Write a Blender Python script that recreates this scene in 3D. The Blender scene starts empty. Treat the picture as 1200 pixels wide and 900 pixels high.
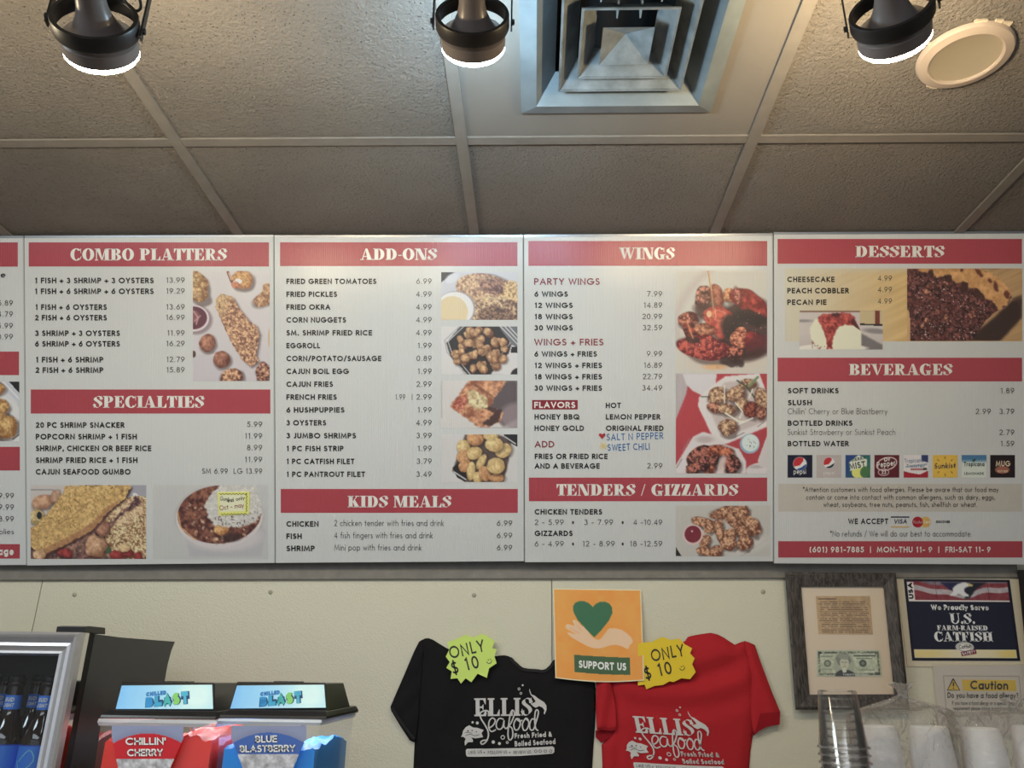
import bpy, bmesh, math, random
import numpy as np
from mathutils import Vector, Matrix
from mathutils.geometry import delaunay_2d_cdt, tessellate_polygon

S = bpy.context.scene
COL = S.collection
R = math.radians

# ------------------------------------------------------------------ camera
FPX, PITCH, YAW, ROLL = 922.16, 0.351302, 0.030879, 0.0135430
CAM = Vector((0.0, 0.0, 1.60))
cp, sp, cy, sy = math.cos(PITCH), math.sin(PITCH), math.cos(YAW), math.sin(YAW)
FWD = Vector((-sy*cp, cy*cp, sp))
RT0 = Vector((cy, sy, 0)); UP0 = RT0.cross(FWD)
RT = RT0*math.cos(ROLL) + UP0*math.sin(ROLL)
UP = UP0*math.cos(ROLL) - RT0*math.sin(ROLL)
cam = bpy.data.cameras.new('camera'); camo = bpy.data.objects.new('camera', cam); COL.objects.link(camo)
cam.sensor_fit = 'HORIZONTAL'; cam.sensor_width = 36.0; cam.lens = 36.0*FPX/1200.0
cam.clip_start = 0.02; cam.clip_end = 60
camo.matrix_world = Matrix(((RT.x, UP.x, -FWD.x, CAM.x), (RT.y, UP.y, -FWD.y, CAM.y), (RT.z, UP.z, -FWD.z, CAM.z), (0, 0, 0, 1)))
S.camera = camo

# ------------------------------------------------------------------ world, fill lights, exposure
W = bpy.data.worlds.new('world'); S.world = W; W.use_nodes = True
W.node_tree.nodes['Background'].inputs[0].default_value = (0.80, 0.90, 1.0, 1)
W.node_tree.nodes['Background'].inputs[1].default_value = 0.55
S.view_settings.view_transform = 'Standard'; S.view_settings.look = 'None'
S.view_settings.gamma = 1.0; S.view_settings.use_curve_mapping = False
S.view_settings.exposure = 0.44

def area(name, loc, rot, sx, sy_, power, col):
    l = bpy.data.lights.new(name, 'AREA'); l.shape = 'RECTANGLE'; l.size = sx; l.size_y = sy_; l.energy = power; l.color = col
    o = bpy.data.objects.new(name, l); COL.objects.link(o); o.location = loc; o.rotation_euler = rot; return o
area('room_fill', (-0.7, -1.5, 2.62), (0, 0, 0), 2.4, 1.2, 30, (0.93, 0.98, 1.0))  # unseen soft fill added overhead behind the camera
area('left_fill', (-1.75, 0.15, 2.60), (R(20), R(-12), 0), 0.6, 0.6, 13, (0.84, 0.95, 1.0))  # added cool fill, lifts the left boards and wall
LENS = 26.0      # strength of the three lamp lenses
SPILL = 4.8      # watts each bulb sends out sideways round its rim

# ------------------------------------------------------------------ geometry of the place
ZC = 1.60 + 1.0522          # ceiling height
YW = 2.09                   # back wall
TILT = PITCH                # menu boards lean forward
BY, BZ = 1.757, ZC - 0.008  # top edge of the boards
BN = Vector((0, -math.cos(TILT), -math.sin(TILT)))  # board normal, towards the customer

def ray(px, py): return FWD*FPX + RT*(px-600.0) + UP*(450.0-py)
def onplane(px, py, p0, n):
    d = ray(px, py); t = (Vector(p0)-CAM).dot(n)/d.dot(n); return CAM + d*t
def at(px, py, Y): return onplane(px, py, (0, Y, 0), Vector((0, 1, 0)))
def wp(px, py, lift=0.0): return at(px, py, YW-lift)
def bp(px, py, lift=0.0): return onplane(px, py, Vector((0, BY, BZ))+BN*lift, BN)
def cpt(px, py, z=None): return onplane(px, py, (0, 0, ZC if z is None else z), Vector((0, 0, 1)))

# ------------------------------------------------------------------ materials
KI = 0.70                   # print colours are given as seen under the room light
def s2l(c):
    c = np.asarray(c, float); return np.where(c <= 0.04045, c/12.92, ((c+0.055)/1.055)**2.4)
def seen(r, g, b, k=KI):
    v = np.clip(s2l(np.array([r, g, b])/255.0)/k, 0, 0.9); return (float(v[0]), float(v[1]), float(v[2]))
MATS = {}
def mat(name, col=(0.5, 0.5, 0.5), rough=0.5, metal=0.0, spec=0.5, emit=None, es=0.0, trans=0.0, ior=1.45, coat=0.0, sss=0.0, nscale=0, namt=0.0, bump=0.0, bscale=100.0, bdist=0.001):
    if name in MATS: return MATS[name]
    m = bpy.data.materials.new(name); m.use_nodes = True; nt = m.node_tree; b = nt.nodes['Principled BSDF']
    I = b.inputs
    I['Base Color'].default_value = (*col, 1); I['Roughness'].default_value = rough; I['Metallic'].default_value = metal
    I['Specular IOR Level'].default_value = spec; I['Transmission Weight'].default_value = trans; I['IOR'].default_value = ior
    I['Coat Weight'].default_value = coat
    if sss: I['Subsurface Weight'].default_value = sss; I['Subsurface Scale'].default_value = 0.02
    if emit: I['Emission Color'].default_value = (*emit, 1); I['Emission Strength'].default_value = es
    if nscale or bump:
        tc = nt.nodes.new('ShaderNodeTexCoord')
    if nscale:
        n = nt.nodes.new('ShaderNodeTexNoise'); n.inputs['Scale'].default_value = nscale; n.inputs['Detail'].default_value = 6
        nt.links.new(tc.outputs['Object'], n.inputs['Vector'])
        r = nt.nodes.new('ShaderNodeMapRange'); r.inputs[1].default_value = 0.3; r.inputs[2].default_value = 0.7
        r.inputs[3].default_value = 1-namt; r.inputs[4].default_value = 1+namt*0.6
        nt.links.new(n.outputs['Fac'], r.inputs[0])
        mx = nt.nodes.new('ShaderNodeVectorMath'); mx.operation = 'SCALE'; mx.inputs[0].default_value = col
        nt.links.new(r.outputs[0], mx.inputs['Scale']); nt.links.new(mx.outputs[0], I['Base Color'])
    if bump:
        n = nt.nodes.new('ShaderNodeTexNoise'); n.inputs['Scale'].default_value = bscale; n.inputs['Detail'].default_value = 3
        nt.links.new(tc.outputs['Object'], n.inputs['Vector'])
        bu = nt.nodes.new('ShaderNodeBump'); bu.inputs['Strength'].default_value = bump; bu.inputs['Distance'].default_value = bdist
        nt.links.new(n.outputs['Fac'], bu.inputs['Height']); nt.links.new(bu.outputs[0], I['Normal'])
    MATS[name] = m; return m

def ribbed(m, scale=55.0, strength=0.6, dist=0.0004):
    """vertical flutes of corrugated plastic, along world X"""
    nt = m.node_tree; tc = nt.nodes.new('ShaderNodeTexCoord'); w = nt.nodes.new('ShaderNodeTexWave')
    w.wave_type = 'BANDS'; w.bands_direction = 'X'; w.inputs['Scale'].default_value = scale
    nt.links.new(tc.outputs['Object'], w.inputs['Vector'])
    bu = nt.nodes.new('ShaderNodeBump'); bu.inputs['Strength'].default_value = strength; bu.inputs['Distance'].default_value = dist
    nt.links.new(w.outputs['Fac'], bu.inputs['Height']); nt.links.new(bu.outputs[0], nt.nodes['Principled BSDF'].inputs['Normal'])
def printmat(name, rough=0.45, spec=0.4, rib=False, emit=0.0):
    m = bpy.data.materials.new(name); m.use_nodes = True; nt = m.node_tree; b = nt.nodes['Principled BSDF']
    a = nt.nodes.new('ShaderNodeAttribute'); a.attribute_name = 'Col'
    nt.links.new(a.outputs['Color'], b.inputs['Base Color']); b.inputs['Roughness'].default_value = rough
    b.inputs['Specular IOR Level'].default_value = spec
    if emit: nt.links.new(a.outputs['Color'], b.inputs['Emission Color']); b.inputs['Emission Strength'].default_value = emit
    if rib: ribbed(m)
    MATS[name] = m; return m

BOARD = mat('board_white', seen(187, 189, 190), 0.24, spec=0.5); ribbed(BOARD)
REDB = mat('band_red', seen(152, 64, 73), 0.27, spec=0.5); ribbed(REDB)
DARKRED = mat('print_maroon', seen(118, 30, 42), 0.4)
INK = mat('print_ink', seen(26, 24, 24), 0.45)
INKL = mat('print_ink_light', seen(58, 56, 56), 0.45)
INKW = mat('print_white', seen(232, 208, 204), 0.3, spec=0.5)
INKB = mat('marker_blue', seen(45, 95, 150), 0.4)
PRB = printmat('photo_print', 0.36, 0.45, rib=True)
PRP = printmat('paper_print', 0.55, 0.3)
BLACKM = mat('black_metal', (0.018, 0.016, 0.016), 0.45)
BLACKP = mat('black_plastic', (0.016, 0.016, 0.018), 0.28, spec=0.5)

# ------------------------------------------------------------------ object helpers
def link(o, parent=None):
    COL.objects.link(o)
    if parent: o.parent = parent
    return o
def tag(o, label=None, cat=None, group=None, kind=None):
    if label: o['label'] = label
    if cat: o['category'] = cat
    if group: o['group'] = group
    if kind: o['kind'] = kind
    return o
def empty(name, loc, label=None, cat=None, group=None, kind=None):
    o = bpy.data.objects.new(name, None); o.empty_display_size = 0.05; o.location = loc; link(o); return tag(o, label, cat, group, kind)
class MB:
    def __init__(s): s.v = []; s.f = []
    def vs(s, pts):
        i = len(s.v); s.v += [tuple(p) for p in pts]; return i
    def poly(s, pts):
        i = s.vs(pts); s.f.append(tuple(range(i, i+len(pts)))); return s
    def box(s, a, b):
        x0, y0, z0 = a; x1, y1, z1 = b
        return s.hexa([(x0, y0, z0), (x1, y0, z0), (x1, y1, z0), (x0, y1, z0)], [(x0, y0, z1), (x1, y0, z1), (x1, y1, z1), (x0, y1, z1)])
    def hexa(s, lo, hi):
        i = s.vs(list(lo)+list(hi)); n = len(lo)
        s.f.append(tuple(i+k for k in range(n))[::-1]); s.f.append(tuple(i+n+k for k in range(n)))
        for k in range(n): s.f.append((i+k, i+(k+1) % n, i+n+(k+1) % n, i+n+k))
        return s
    def slab(s, pts, n, d):
        """closed slab: outline pts, thickness d along vector n"""
        n = Vector(n); return s.hexa([Vector(p)+n*d for p in pts], [Vector(p) for p in pts])
    def loft(s, rings, closed=True, cap0=False, cap1=False):
        m = len(rings[0]); i = s.vs([p for r in rings for p in r])
        for a in range(len(rings)-1):
            for k in range(m if closed else m-1):
                s.f.append((i+a*m+k, i+a*m+(k+1) % m, i+(a+1)*m+(k+1) % m, i+(a+1)*m+k))
        if cap0: s.f.append(tuple(i+k for k in range(m))[::-1])
        if cap1: s.f.append(tuple(i+(len(rings)-1)*m+k for k in range(m)))
        return s
    def lathe(s, prof, org=(0, 0, 0), ax=(0, 0, 1), n=40, cap0=False, cap1=False, a0=0, a1=360):
        ax = Vector(ax).normalized(); u = ax.orthogonal().normalized(); w = ax.cross(u); org = Vector(org)
        full = abs(a1-a0) >= 360
        cnt = n if full else n+1
        rings = [[org+ax*h+(u*math.cos(t)+w*math.sin(t))*r for t in [R(a0+(a1-a0)*k/n) for k in range(cnt)]] for r, h in prof]
        return s.loft(rings, full, cap0, cap1)
    def tube(s, pts, r, n=8, cap=True, closed=False):
        pts = [Vector(p) for p in pts]; rings = []; m = len(pts); u = None
        for i, p in enumerate(pts):
            a = pts[(i-1) % m] if (closed or i > 0) else p; b = pts[(i+1) % m] if (closed or i < m-1) else p
            t = (b-a).normalized()
            if u is None: u = t.orthogonal().normalized()
            u = (u-t*u.dot(t)).normalized(); w = t.cross(u)
            rr = r[i] if isinstance(r, (list, tuple)) else r
            rings.append([p+(u*math.cos(2*math.pi*k/n)+w*math.sin(2*math.pi*k/n))*rr for k in range(n)])
        if closed: rings.append(rings[0])
        return s.loft(rings, True, cap and not closed, cap and not closed)
    def build(s, name, m, parent=None, smooth=False, bevel=0.0, fix=True, solid=0.0):
        L = parent_loc(parent) if parent else Vector((0, 0, 0))
        me = bpy.data.meshes.new(name)
        me.from_pydata([(v[0]-L.x, v[1]-L.y, v[2]-L.z) for v in s.v], [], s.f)
        if fix:
            bm = bmesh.new(); bm.from_mesh(me)
            if len(s.v) < 20000 and smooth: bmesh.ops.remove_doubles(bm, verts=bm.verts, dist=1e-6)
            bmesh.ops.recalc_face_normals(bm, faces=bm.faces); bm.to_mesh(me); bm.free()
        if m: me.materials.append(m)
        if smooth:
            me.polygons.foreach_set('use_smooth', [True]*len(me.polygons))
            try: me.set_sharp_from_angle(angle=R(38))
            except Exception: pass
        o = bpy.data.objects.new(name, me); link(o, parent)
        if bevel:
            b = o.modifiers.new('bevel', 'BEVEL'); b.width = bevel; b.segments = 2; b.limit_method = 'ANGLE'
        if solid:
            b = o.modifiers.new('solid', 'SOLIDIFY'); b.thickness = solid; b.offset = -1
        me.update(); return o
    def top(s, name, m, label=None, cat=None, group=None, kind=None, **k):
        """a thing that is one mesh: origin at its centre"""
        c = sum((Vector(v) for v in s.v), Vector())/len(s.v)
        s.v = [tuple(Vector(v)-c) for v in s.v]; o = s.build(name, m, None, **k); o.location = c
        return tag(o, label, cat, group, kind)
def parent_loc(p):
    v = Vector((0, 0, 0))
    while p is not None: v += p.location; p = p.parent
    return v
def copy_tree(o, parent=None):
    c = o.copy(); link(c, parent)
    for ch in list(o.children): copy_tree(ch, c)
    return c
def quad(mb, corners, proj, lift=0.0):
    mb.poly([proj(x, y, lift) for x, y in corners]); return mb
def smooth_pts(pts, k=4, closed=False):
    """catmull-rom through 2-D points"""
    out = []; n = len(pts); P = lambda i: np.array(pts[i % n] if closed else pts[min(max(i, 0), n-1)], float)
    for i in range(n if closed else n-1):
        a, b, c, d = P(i-1), P(i), P(i+1), P(i+2)
        for j in range(k):
            t = j/k; out.append(tuple(0.5*((2*b)+(c-a)*t+(2*a-5*b+4*c-d)*t*t+(3*b-a-3*c+d)*t**3)))
    if not closed: out.append(tuple(P(n-1)))
    return out

# ------------------------------------------------------------------ lettering: stroke letters drawn here, no font file
def arc(cx, cy_, rx, ry, a0, a1):
    n = max(3, int(abs(a1-a0)/24)+1)
    return [(cx+rx*math.cos(R(a0+(a1-a0)*i/n)), cy_+ry*math.sin(R(a0+(a1-a0)*i/n))) for i in range(n+1)]
G = {
 'A': (.78, [[(0,0),(.39,1),(.78,0)], [(.13,.33),(.65,.33)]]),
 'B': (.56, [[(0,0),(0,1),(.26,1)]+arc(.26,.76,.24,.24,90,-90)+[(0,.52)], [(.26,.52)]+arc(.29,.26,.27,.26,90,-90)+[(0,0)]]),
 'C': (.82, [arc(.5,.5,.5,.5,50,310)]),
 'D': (.70, [[(0,0),(0,1),(.22,1)]+arc(.22,.5,.48,.5,90,-90)+[(0,0)]]),
 'E': (.47, [[(.47,1),(0,1),(0,0),(.47,0)], [(0,.51),(.44,.51)]]),
 'F': (.45, [[(.45,1),(0,1),(0,0)], [(0,.5),(.42,.5)]]),
 'G': (.98, [arc(.5,.5,.5,.5,45,354)+[(.56,.46)]]),
 'H': (.64, [[(0,0),(0,1)], [(.64,0),(.64,1)], [(0,.52),(.64,.52)]]),
 'I': (.0, [[(0,0),(0,1)]]),
 'J': (.3, [[(.3,1),(.3,.2)]+arc(.12,.2,.18,.2,0,-140)]),
 'K': (.6, [[(0,0),(0,1)], [(.55,1),(.03,.5),(.6,0)]]),
 'L': (.42, [[(0,1),(0,0),(.42,0)]]),
 'M': (.92, [[(0,0),(.12,1),(.46,.12),(.8,1),(.92,0)]]),
 'N': (.68, [[(0,0),(0,1),(.68,0),(.68,1)]]),
 'O': (1.0, [arc(.5,.5,.5,.5,0,360)]),
 'P': (.52, [[(0,0),(0,1),(.26,1)]+arc(.26,.73,.26,.27,90,-90)+[(0,.46)]]),
 'Q': (1.0, [arc(.5,.5,.5,.5,0,360), [(.55,.4),(.98,-.05)]]),
 'R': (.56, [[(0,0),(0,1),(.26,1)]+arc(.26,.74,.25,.26,90,-90)+[(0,.48)], [(.22,.48),(.56,0)]]),
 'S': (.5, [arc(.26,.75,.22,.25,35,255)+arc(.24,.26,.26,.26,75,-150)]),
 'T': (.56, [[(0,1),(.56,1)], [(.28,1),(.28,0)]]),
 'U': (.6, [[(0,1),(0,.32)]+arc(.3,.32,.3,.32,180,360)+[(.6,1)]]),
 'V': (.7, [[(0,1),(.35,0),(.7,1)]]),
 'W': (1.1, [[(0,1),(.28,0),(.55,.95),(.82,0),(1.1,1)]]),
 'X': (.62, [[(0,0),(.6,1)], [(0,1),(.62,0)]]),
 'Y': (.64, [[(0,1),(.32,.46),(.64,1)], [(.32,.46),(.32,0)]]),
 'Z': (.58, [[(0,1),(.56,1),(0,0),(.58,0)]]),
 '0': (.54, [arc(.27,.5,.27,.5,0,360)]), '1': (.3, [[(.04,.84),(.22,1),(.22,0)]]),
 '2': (.5, [arc(.25,.73,.24,.27,170,-35)+[(0,0),(.52,0)]]),
 '3': (.5, [arc(.23,.76,.2,.24,155,-85), arc(.23,.27,.26,.27,85,-155)]),
 '4': (.56, [[(.42,0),(.42,1),(0,.26),(.56,.26)]]),
 '5': (.5, [[(.46,1),(.14,1),(.07,.56)]+arc(.23,.32,.27,.32,125,-150)]),
 '6': (.54, [arc(.27,.31,.27,.31,0,360), [(.4,1),(.05,.46)]]),
 '7': (.5, [[(0,1),(.5,1),(.14,0)]]),
 '8': (.5, [arc(.25,.77,.2,.23,0,360), arc(.25,.28,.25,.28,0,360)]),
 '9': (.54, [arc(.27,.69,.27,.31,0,360), [(.14,0),(.49,.54)]]),
 'a': (.58, [arc(.29,.3,.29,.31,0,360), [(.58,.62),(.58,0)]]),
 'b': (.58, [[(0,1.05),(0,0)], arc(.29,.3,.29,.31,0,360)]),
 'c': (.46, [arc(.29,.3,.29,.31,50,310)]),
 'd': (.58, [[(.58,1.05),(.58,0)], arc(.29,.3,.29,.31,0,360)]),
 'e': (.56, [[(.02,.31),(.57,.31)]+arc(.29,.3,.29,.31,0,310)]),
 'f': (.28, [arc(.28,.85,.16,.2,80,180)+[(.12,0)], [(0,.6),(.28,.6)]]),
 'g': (.58, [arc(.29,.3,.29,.31,0,360), [(.58,.62),(.58,-.08)]+arc(.29,-.08,.29,.24,0,-150)]),
 'h': (.48, [[(0,1.05),(0,0)], arc(.24,.37,.24,.24,180,0)+[(.48,0)]]),
 'i': (.0, [[(0,.6),(0,0)], [(0,.90),(0,.92)]]), 'j': (.05, [[(.05,.6),(.05,-.3)], [(.05,.90),(.05,.92)]]),
 'k': (.44, [[(0,1.05),(0,0)], [(.4,.6),(.02,.28),(.44,0)]]), 'l': (.0, [[(0,1.05),(0,0)]]),
 'm': (.76, [[(0,.6),(0,0)], arc(.19,.4,.19,.2,180,0)+[(.38,0)], arc(.57,.4,.19,.2,180,0)+[(.76,0)]]),
 'n': (.48, [[(0,.6),(0,0)], arc(.24,.37,.24,.24,180,0)+[(.48,0)]]),
 'o': (.6, [arc(.3,.3,.3,.31,0,360)]),
 'p': (.58, [[(0,.6),(0,-.32)], arc(.29,.3,.29,.31,0,360)]),
 'q': (.58, [[(.58,.6),(.58,-.32)], arc(.29,.3,.29,.31,0,360)]),
 'r': (.26, [[(0,.6),(0,0)], arc(.2,.38,.2,.22,180,70)]),
 's': (.34, [arc(.17,.46,.15,.15,40,250)+arc(.17,.16,.17,.16,70,-150)]),
 't': (.28, [[(.13,.9),(.13,0)], [(0,.6),(.28,.6)]]),
 'u': (.46, [[(0,.6),(0,.24)]+arc(.23,.24,.23,.24,180,360)+[(.46,.6)]]),
 'v': (.46, [[(0,.6),(.23,0),(.46,.6)]]), 'w': (.74, [[(0,.6),(.18,0),(.37,.58),(.56,0),(.74,.6)]]),
 'x': (.44, [[(0,0),(.43,.6)], [(0,.6),(.44,0)]]), 'y': (.48, [[(0,.6),(.25,.02)], [(.48,.6),(.12,-.3)]]),
 'z': (.42, [[(0,.6),(.4,.6),(0,0),(.42,0)]]),
 '+': (.46, [[(-.02,.34),(.48,.34)], [(.23,.6),(.23,.08)]]), '-': (.28, [[(0,.36),(.28,.36)]]),
 '.': (.12, [[(.06,0),(.06,.02)]]), ',': (.04, [[(.05,.1),(0,-.14)]]), "'": (.0, [[(0,1),(0,.74)]]),
 '/': (.4, [[(0,-.1),(.4,1.08)]]), '|': (.0, [[(0,-.1),(0,1.05)]]), '*': (.26, [[(.13,1.05),(.13,.7)], [(0,.96),(.26,.8)], [(.26,.96),(0,.8)]]),
 '(': (.2, [arc(.3,.45,.28,.66,115,245)]), ')': (.2, [arc(-.1,.45,.28,.66,65,-65)]),
 '?': (.44, [arc(.22,.77,.2,.23,165,-60)+[(.22,.4),(.22,.26)], [(.22,0),(.22,.02)]]),
 '!': (.0, [[(0,1),(0,.35)], [(0,0),(0,.02)]]),
 '&': (.66, [[(.66,0),(.16,.72)]+arc(.28,.82,.15,.17,200,-20)+[(.1,.42)]+arc(.25,.24,.23,.24,150,330)+[(.6,.45)]]),
 '$': (.5, [arc(.26,.74,.22,.22,35,255)+arc(.24,.27,.26,.23,75,-150), [(.25,1.12),(.25,-.12)]]),
 '\u2022': (.1, [arc(.05,.38,.05,.05,0,360)]),
}
def glyph_polys_stroke(ch, w):
    """quads of each stroke widened to w"""
    adv, st = G[ch]; out = []
    for pts in st:
        P = [np.array((p[0], p[1]*(1-w)+w/2), float) for p in pts]; closed = np.allclose(P[0], P[-1]) and len(P) > 3
        if closed: P = P[:-1]
        else:
            for e, q in ((0, 1), (-1, -2)):
                d = P[e]-P[q]; l = np.hypot(*d) or 1; P[e] = P[e]+d/l*w*(.5 if l > .25 or len(P) == 2 else .15)
        n = len(P); L = []; Rr = []
        for i in range(n):
            a = P[i-1] if (closed or i > 0) else P[i]; b = P[i]; c = P[(i+1) % n] if (closed or i < n-1) else P[i]
            d1 = b-a; d2 = c-b
            if np.hypot(*d1) < 1e-9: d1 = d2
            if np.hypot(*d2) < 1e-9: d2 = d1
            d1 = d1/np.hypot(*d1); d2 = d2/np.hypot(*d2)
            n1 = np.array([-d1[1], d1[0]]); n2 = np.array([-d2[1], d2[0]]); m = n1+n2; l = np.hypot(*m)
            if l < 0.3: m = n1; k = 1.0
            else: m = m/l; k = min(1/max(m.dot(n1), .35), 1.9)
            L.append(b+m*k*w/2); Rr.append(b-m*k*w/2)
        for i in range(n if closed else n-1):
            j = (i+1) % n; out.append([L[i], Rr[i], Rr[j], L[j]])
    return out
def fat(ch, T=.28, t=.07):
    """fat-face slab letters: thick stems, hairlines, flat serifs. returns width, convex pieces"""
    P = []; s = .085; h = max(.06, t*.9)
    rc = lambda x0, y0, x1, y1: P.append([(x0, y0), (x1, y0), (x1, y1), (x0, y1)])
    def stem(x, w=T, top=True, bot=True):
        rc(x, 0, x+w, 1)
        if bot: rc(x-s, 0, x+w+s, h)
        if top: rc(x-s, 1-h, x+w+s, 1)
    def ring(cx, cy_, rx, ry, a0, a1, tt=None, TT=None):
        tt = tt or t; TT = TT or T; n = max(4, int(abs(a1-a0)/15))
        o = lambda a: (cx+rx*math.cos(R(a)), cy_+ry*math.sin(R(a))); i_ = lambda a: (cx+(rx-TT)*math.cos(R(a)), cy_+(ry-tt)*math.sin(R(a)))
        for k in range(n):
            a = a0+(a1-a0)*k/n; b = a0+(a1-a0)*(k+1)/n; P.append([o(a), o(b), i_(b), i_(a)])
    pl = lambda *p: P.append(list(p))
    if ch == 'I': stem(s); w = T+2*s
    elif ch == 'L': stem(s); rc(s+T, 0, .72, h); pl((.55, h), (.72, h), (.72, .36), (.68, .36)); w = .74
    elif ch == 'E' or ch == 'F':
        stem(s, bot=True); rc(s+T, 1-h, .70, 1); pl((.54, 1-h), (.66, .66), (.70, .66), (.70, 1-h)); rc(s+T, .5-h/2, .54, .5+h/2); pl((.42, .5), (.54, .34), (.56, .34), (.56, .66), (.54, .66)); w = .74
        if ch == 'E': rc(s+T, 0, .72, h); pl((.55, h), (.74, h), (.74, .36), (.70, .36)); w = .77
    elif ch == 'T': rc(.35-T/2, 0, .35+T/2, 1); rc(.35-T/2-s, 0, .35+T/2+s, h); rc(-.02, 1-h, .72, 1); pl((-.02, 1-h), (-.02, .64), (.02, .64), (.15, 1-h)); pl((.72, 1-h), (.55, 1-h), (.68, .64), (.72, .64)); w = .7
    elif ch == 'H' or ch == 'N' or ch == 'M' or ch == 'U':
        if ch == 'H': stem(s); stem(s+T+.2); rc(s+T, .47, s+T+.2, .47+h); w = 2*s+2*T+.2
        if ch == 'N': w = .92; rc(s, 0, s+t, 1); rc(0, 0, s*2+t, h); rc(-.02, 1-h, s+t, 1); pl((s, 1), (s+T*1.05, 1), (w-s, 0), (w-s-T*1.0, 0)); rc(w-s-t, 0, w-s, 1); rc(w-s*2-t, 1-h, w, 1)
        if ch == 'M': w = 1.12; rc(s, 0, s+t, 1); rc(0, 0, s*2+t, h); rc(0, 1-h, s+t, 1); pl((s, 1), (s+T, 1), (.60, .0), (.50, 0)); pl((.50, 0), (.58, 0), (w-s-T*.75, 1), (w-s-T, 1)); rc(w-s-T, 0, w-s, 1); rc(w-2*s-T, 0, w, h); rc(w-s-T, 1-h, w, 1)
        if ch == 'U': w = .86; rc(s, .3, s+T, 1); rc(0, 1-h, s*2+T, 1); rc(w-s-t, .3, w-s, 1); rc(w-s*2-t, 1-h, w, 1); ring(w/2, .32, w/2-s, .33, 180, 360, TT=(T+t)/2)
    elif ch == 'A': w = .92; pl((.08, 0), (.15, 0), (.44, 1), (.38, 1)); pl((.36, 1), (.52, 1), (.86, 0), (.86-T*1.15, 0)); rc(.2, .27, .62, .27+h); rc(-.02, 0, .26, h); rc(.45, 0, .96, h)
    elif ch == 'V' or ch == 'Y': w = .88; pl((.04, 1), (.04+T*1.1, 1), (.5, 0), (.40, 0)); pl((.42, 0), (.49, 0), (.82, 1), (.75, 1)); rc(-.04, 1-h, .42, 1); rc(.62, 1-h, .92, 1)
    elif ch == 'W': w = 1.28; pl((.04, 1), (.04+T, 1), (.46, 0), (.36, 0)); pl((.38, 0), (.45, 0), (.66, 1), (.6, 1)); pl((.5, 1), (.5+T, 1), (.93, 0), (.83, 0)); pl((.85, 0), (.92, 0), (1.22, 1), (1.15, 1)); rc(-.04, 1-h, .86, 1); rc(1.03, 1-h, 1.32, 1)
    elif ch == 'K': w = .92; stem(s); pl((s+T, .40), (s+T, .50), (.70, 1), (.78, 1)); pl((.38, .52), (.55, .66), (.90, 0), (.56, 0)); rc(.56, 1-h, .90, 1); rc(.48, 0, .97, h)
    elif ch == 'Z': w = .72; rc(.04, 1-h, .68, 1); rc(.02, 0, .70, h); pl((.02, 0), (.36, 0), (.70, 1), (.36, 1)); pl((.04, 1-h), (.04, .66), (.08, .66), (.2, 1-h)); pl((.70, h), (.54, h), (.66, .36), (.70, .36))
    elif ch == 'O' or ch == 'Q': w = .90; ring(.45, .5, .45, .52, 0, 360)
    elif ch == 'C' or ch == 'G':
        w = .84; ring(.45, .5, .45, .52, 42, 318, TT=T); rc(.76, .62, .80, 1.0)
        if ch == 'C': pl((.70, .1), (.80, .22), (.84, .34), (.76, .3))
        else: rc(.52, 0.0, .80, .42); rc(.46, .42-h, .90, .42); w = .92
    elif ch == 'D': w = .88; stem(s); ring(.40, .5, .44, .5, -90, 90, TT=T*1.0); rc(s+T-.02, 0, .42, h); rc(s+T-.02, 1-h, .42, 1)
    elif ch in 'PRB':
        stem(s); b = {'P': .44, 'R': .48, 'B': .50}[ch]; c = (1+b)/2
        ring(.42, c, .33, (1-b)/2, -90, 90, TT=T*.88); rc(s+T-.02, 1-h, .44, 1); rc(s+T-.02, b, .44, b+h); w = .78
        if ch == 'B': ring(.44, .26, .36, .26, -90, 90, TT=T*.95); rc(s+T-.02, 0, .46, h); w = .82
        if ch == 'R': pl((.36, .48), (.56, .50), (.80, .0), (.60, 0)); rc(.58, 0, .92, h); w = .90
    elif ch == 'S':
        w = .68; c = smooth_pts([(.60, .72), (.52, .92), (.34, .97), (.17, .88), (.15, .72), (.30, .58), (.46, .46), (.55, .28), (.46, .10), (.30, .03), (.14, .09), (.06, .28)], 3)
        for k in range(len(c)-1):
            (x0, y0), (x1, y1) = c[k], c[k+1]; m = abs((y0+y1)/2-.52); wd = lambda y, x: (t*.9+(T*1.05-t)*max(0, 1-((y-.52)/.42)**2)**.7)
            a, b = wd(y0, x0)/2, wd(y1, x1)/2; P.append([(x0-a, y0-.03), (x0+a, y0+.03), (x1+b, y1+.03), (x1-b, y1-.03)])
        rc(.58, .62, .63, 1.0); rc(.02, 0, .07, .38)
    elif ch == '/': w = .36; pl((0, 0), (.06, 0), (.34, 1), (.28, 1))
    elif ch == '-': w = .30; rc(.02, .36, .28, .36+max(t, .07))
    elif ch == '.': w = T*.75; ring(w/2, .12, w/2, .13, 0, 360, tt=.129, TT=w/2-.001)
    elif ch == ',': w = .1; rc(0, -.1, .1, .1)
    else: w = .5
    return w, P
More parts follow.
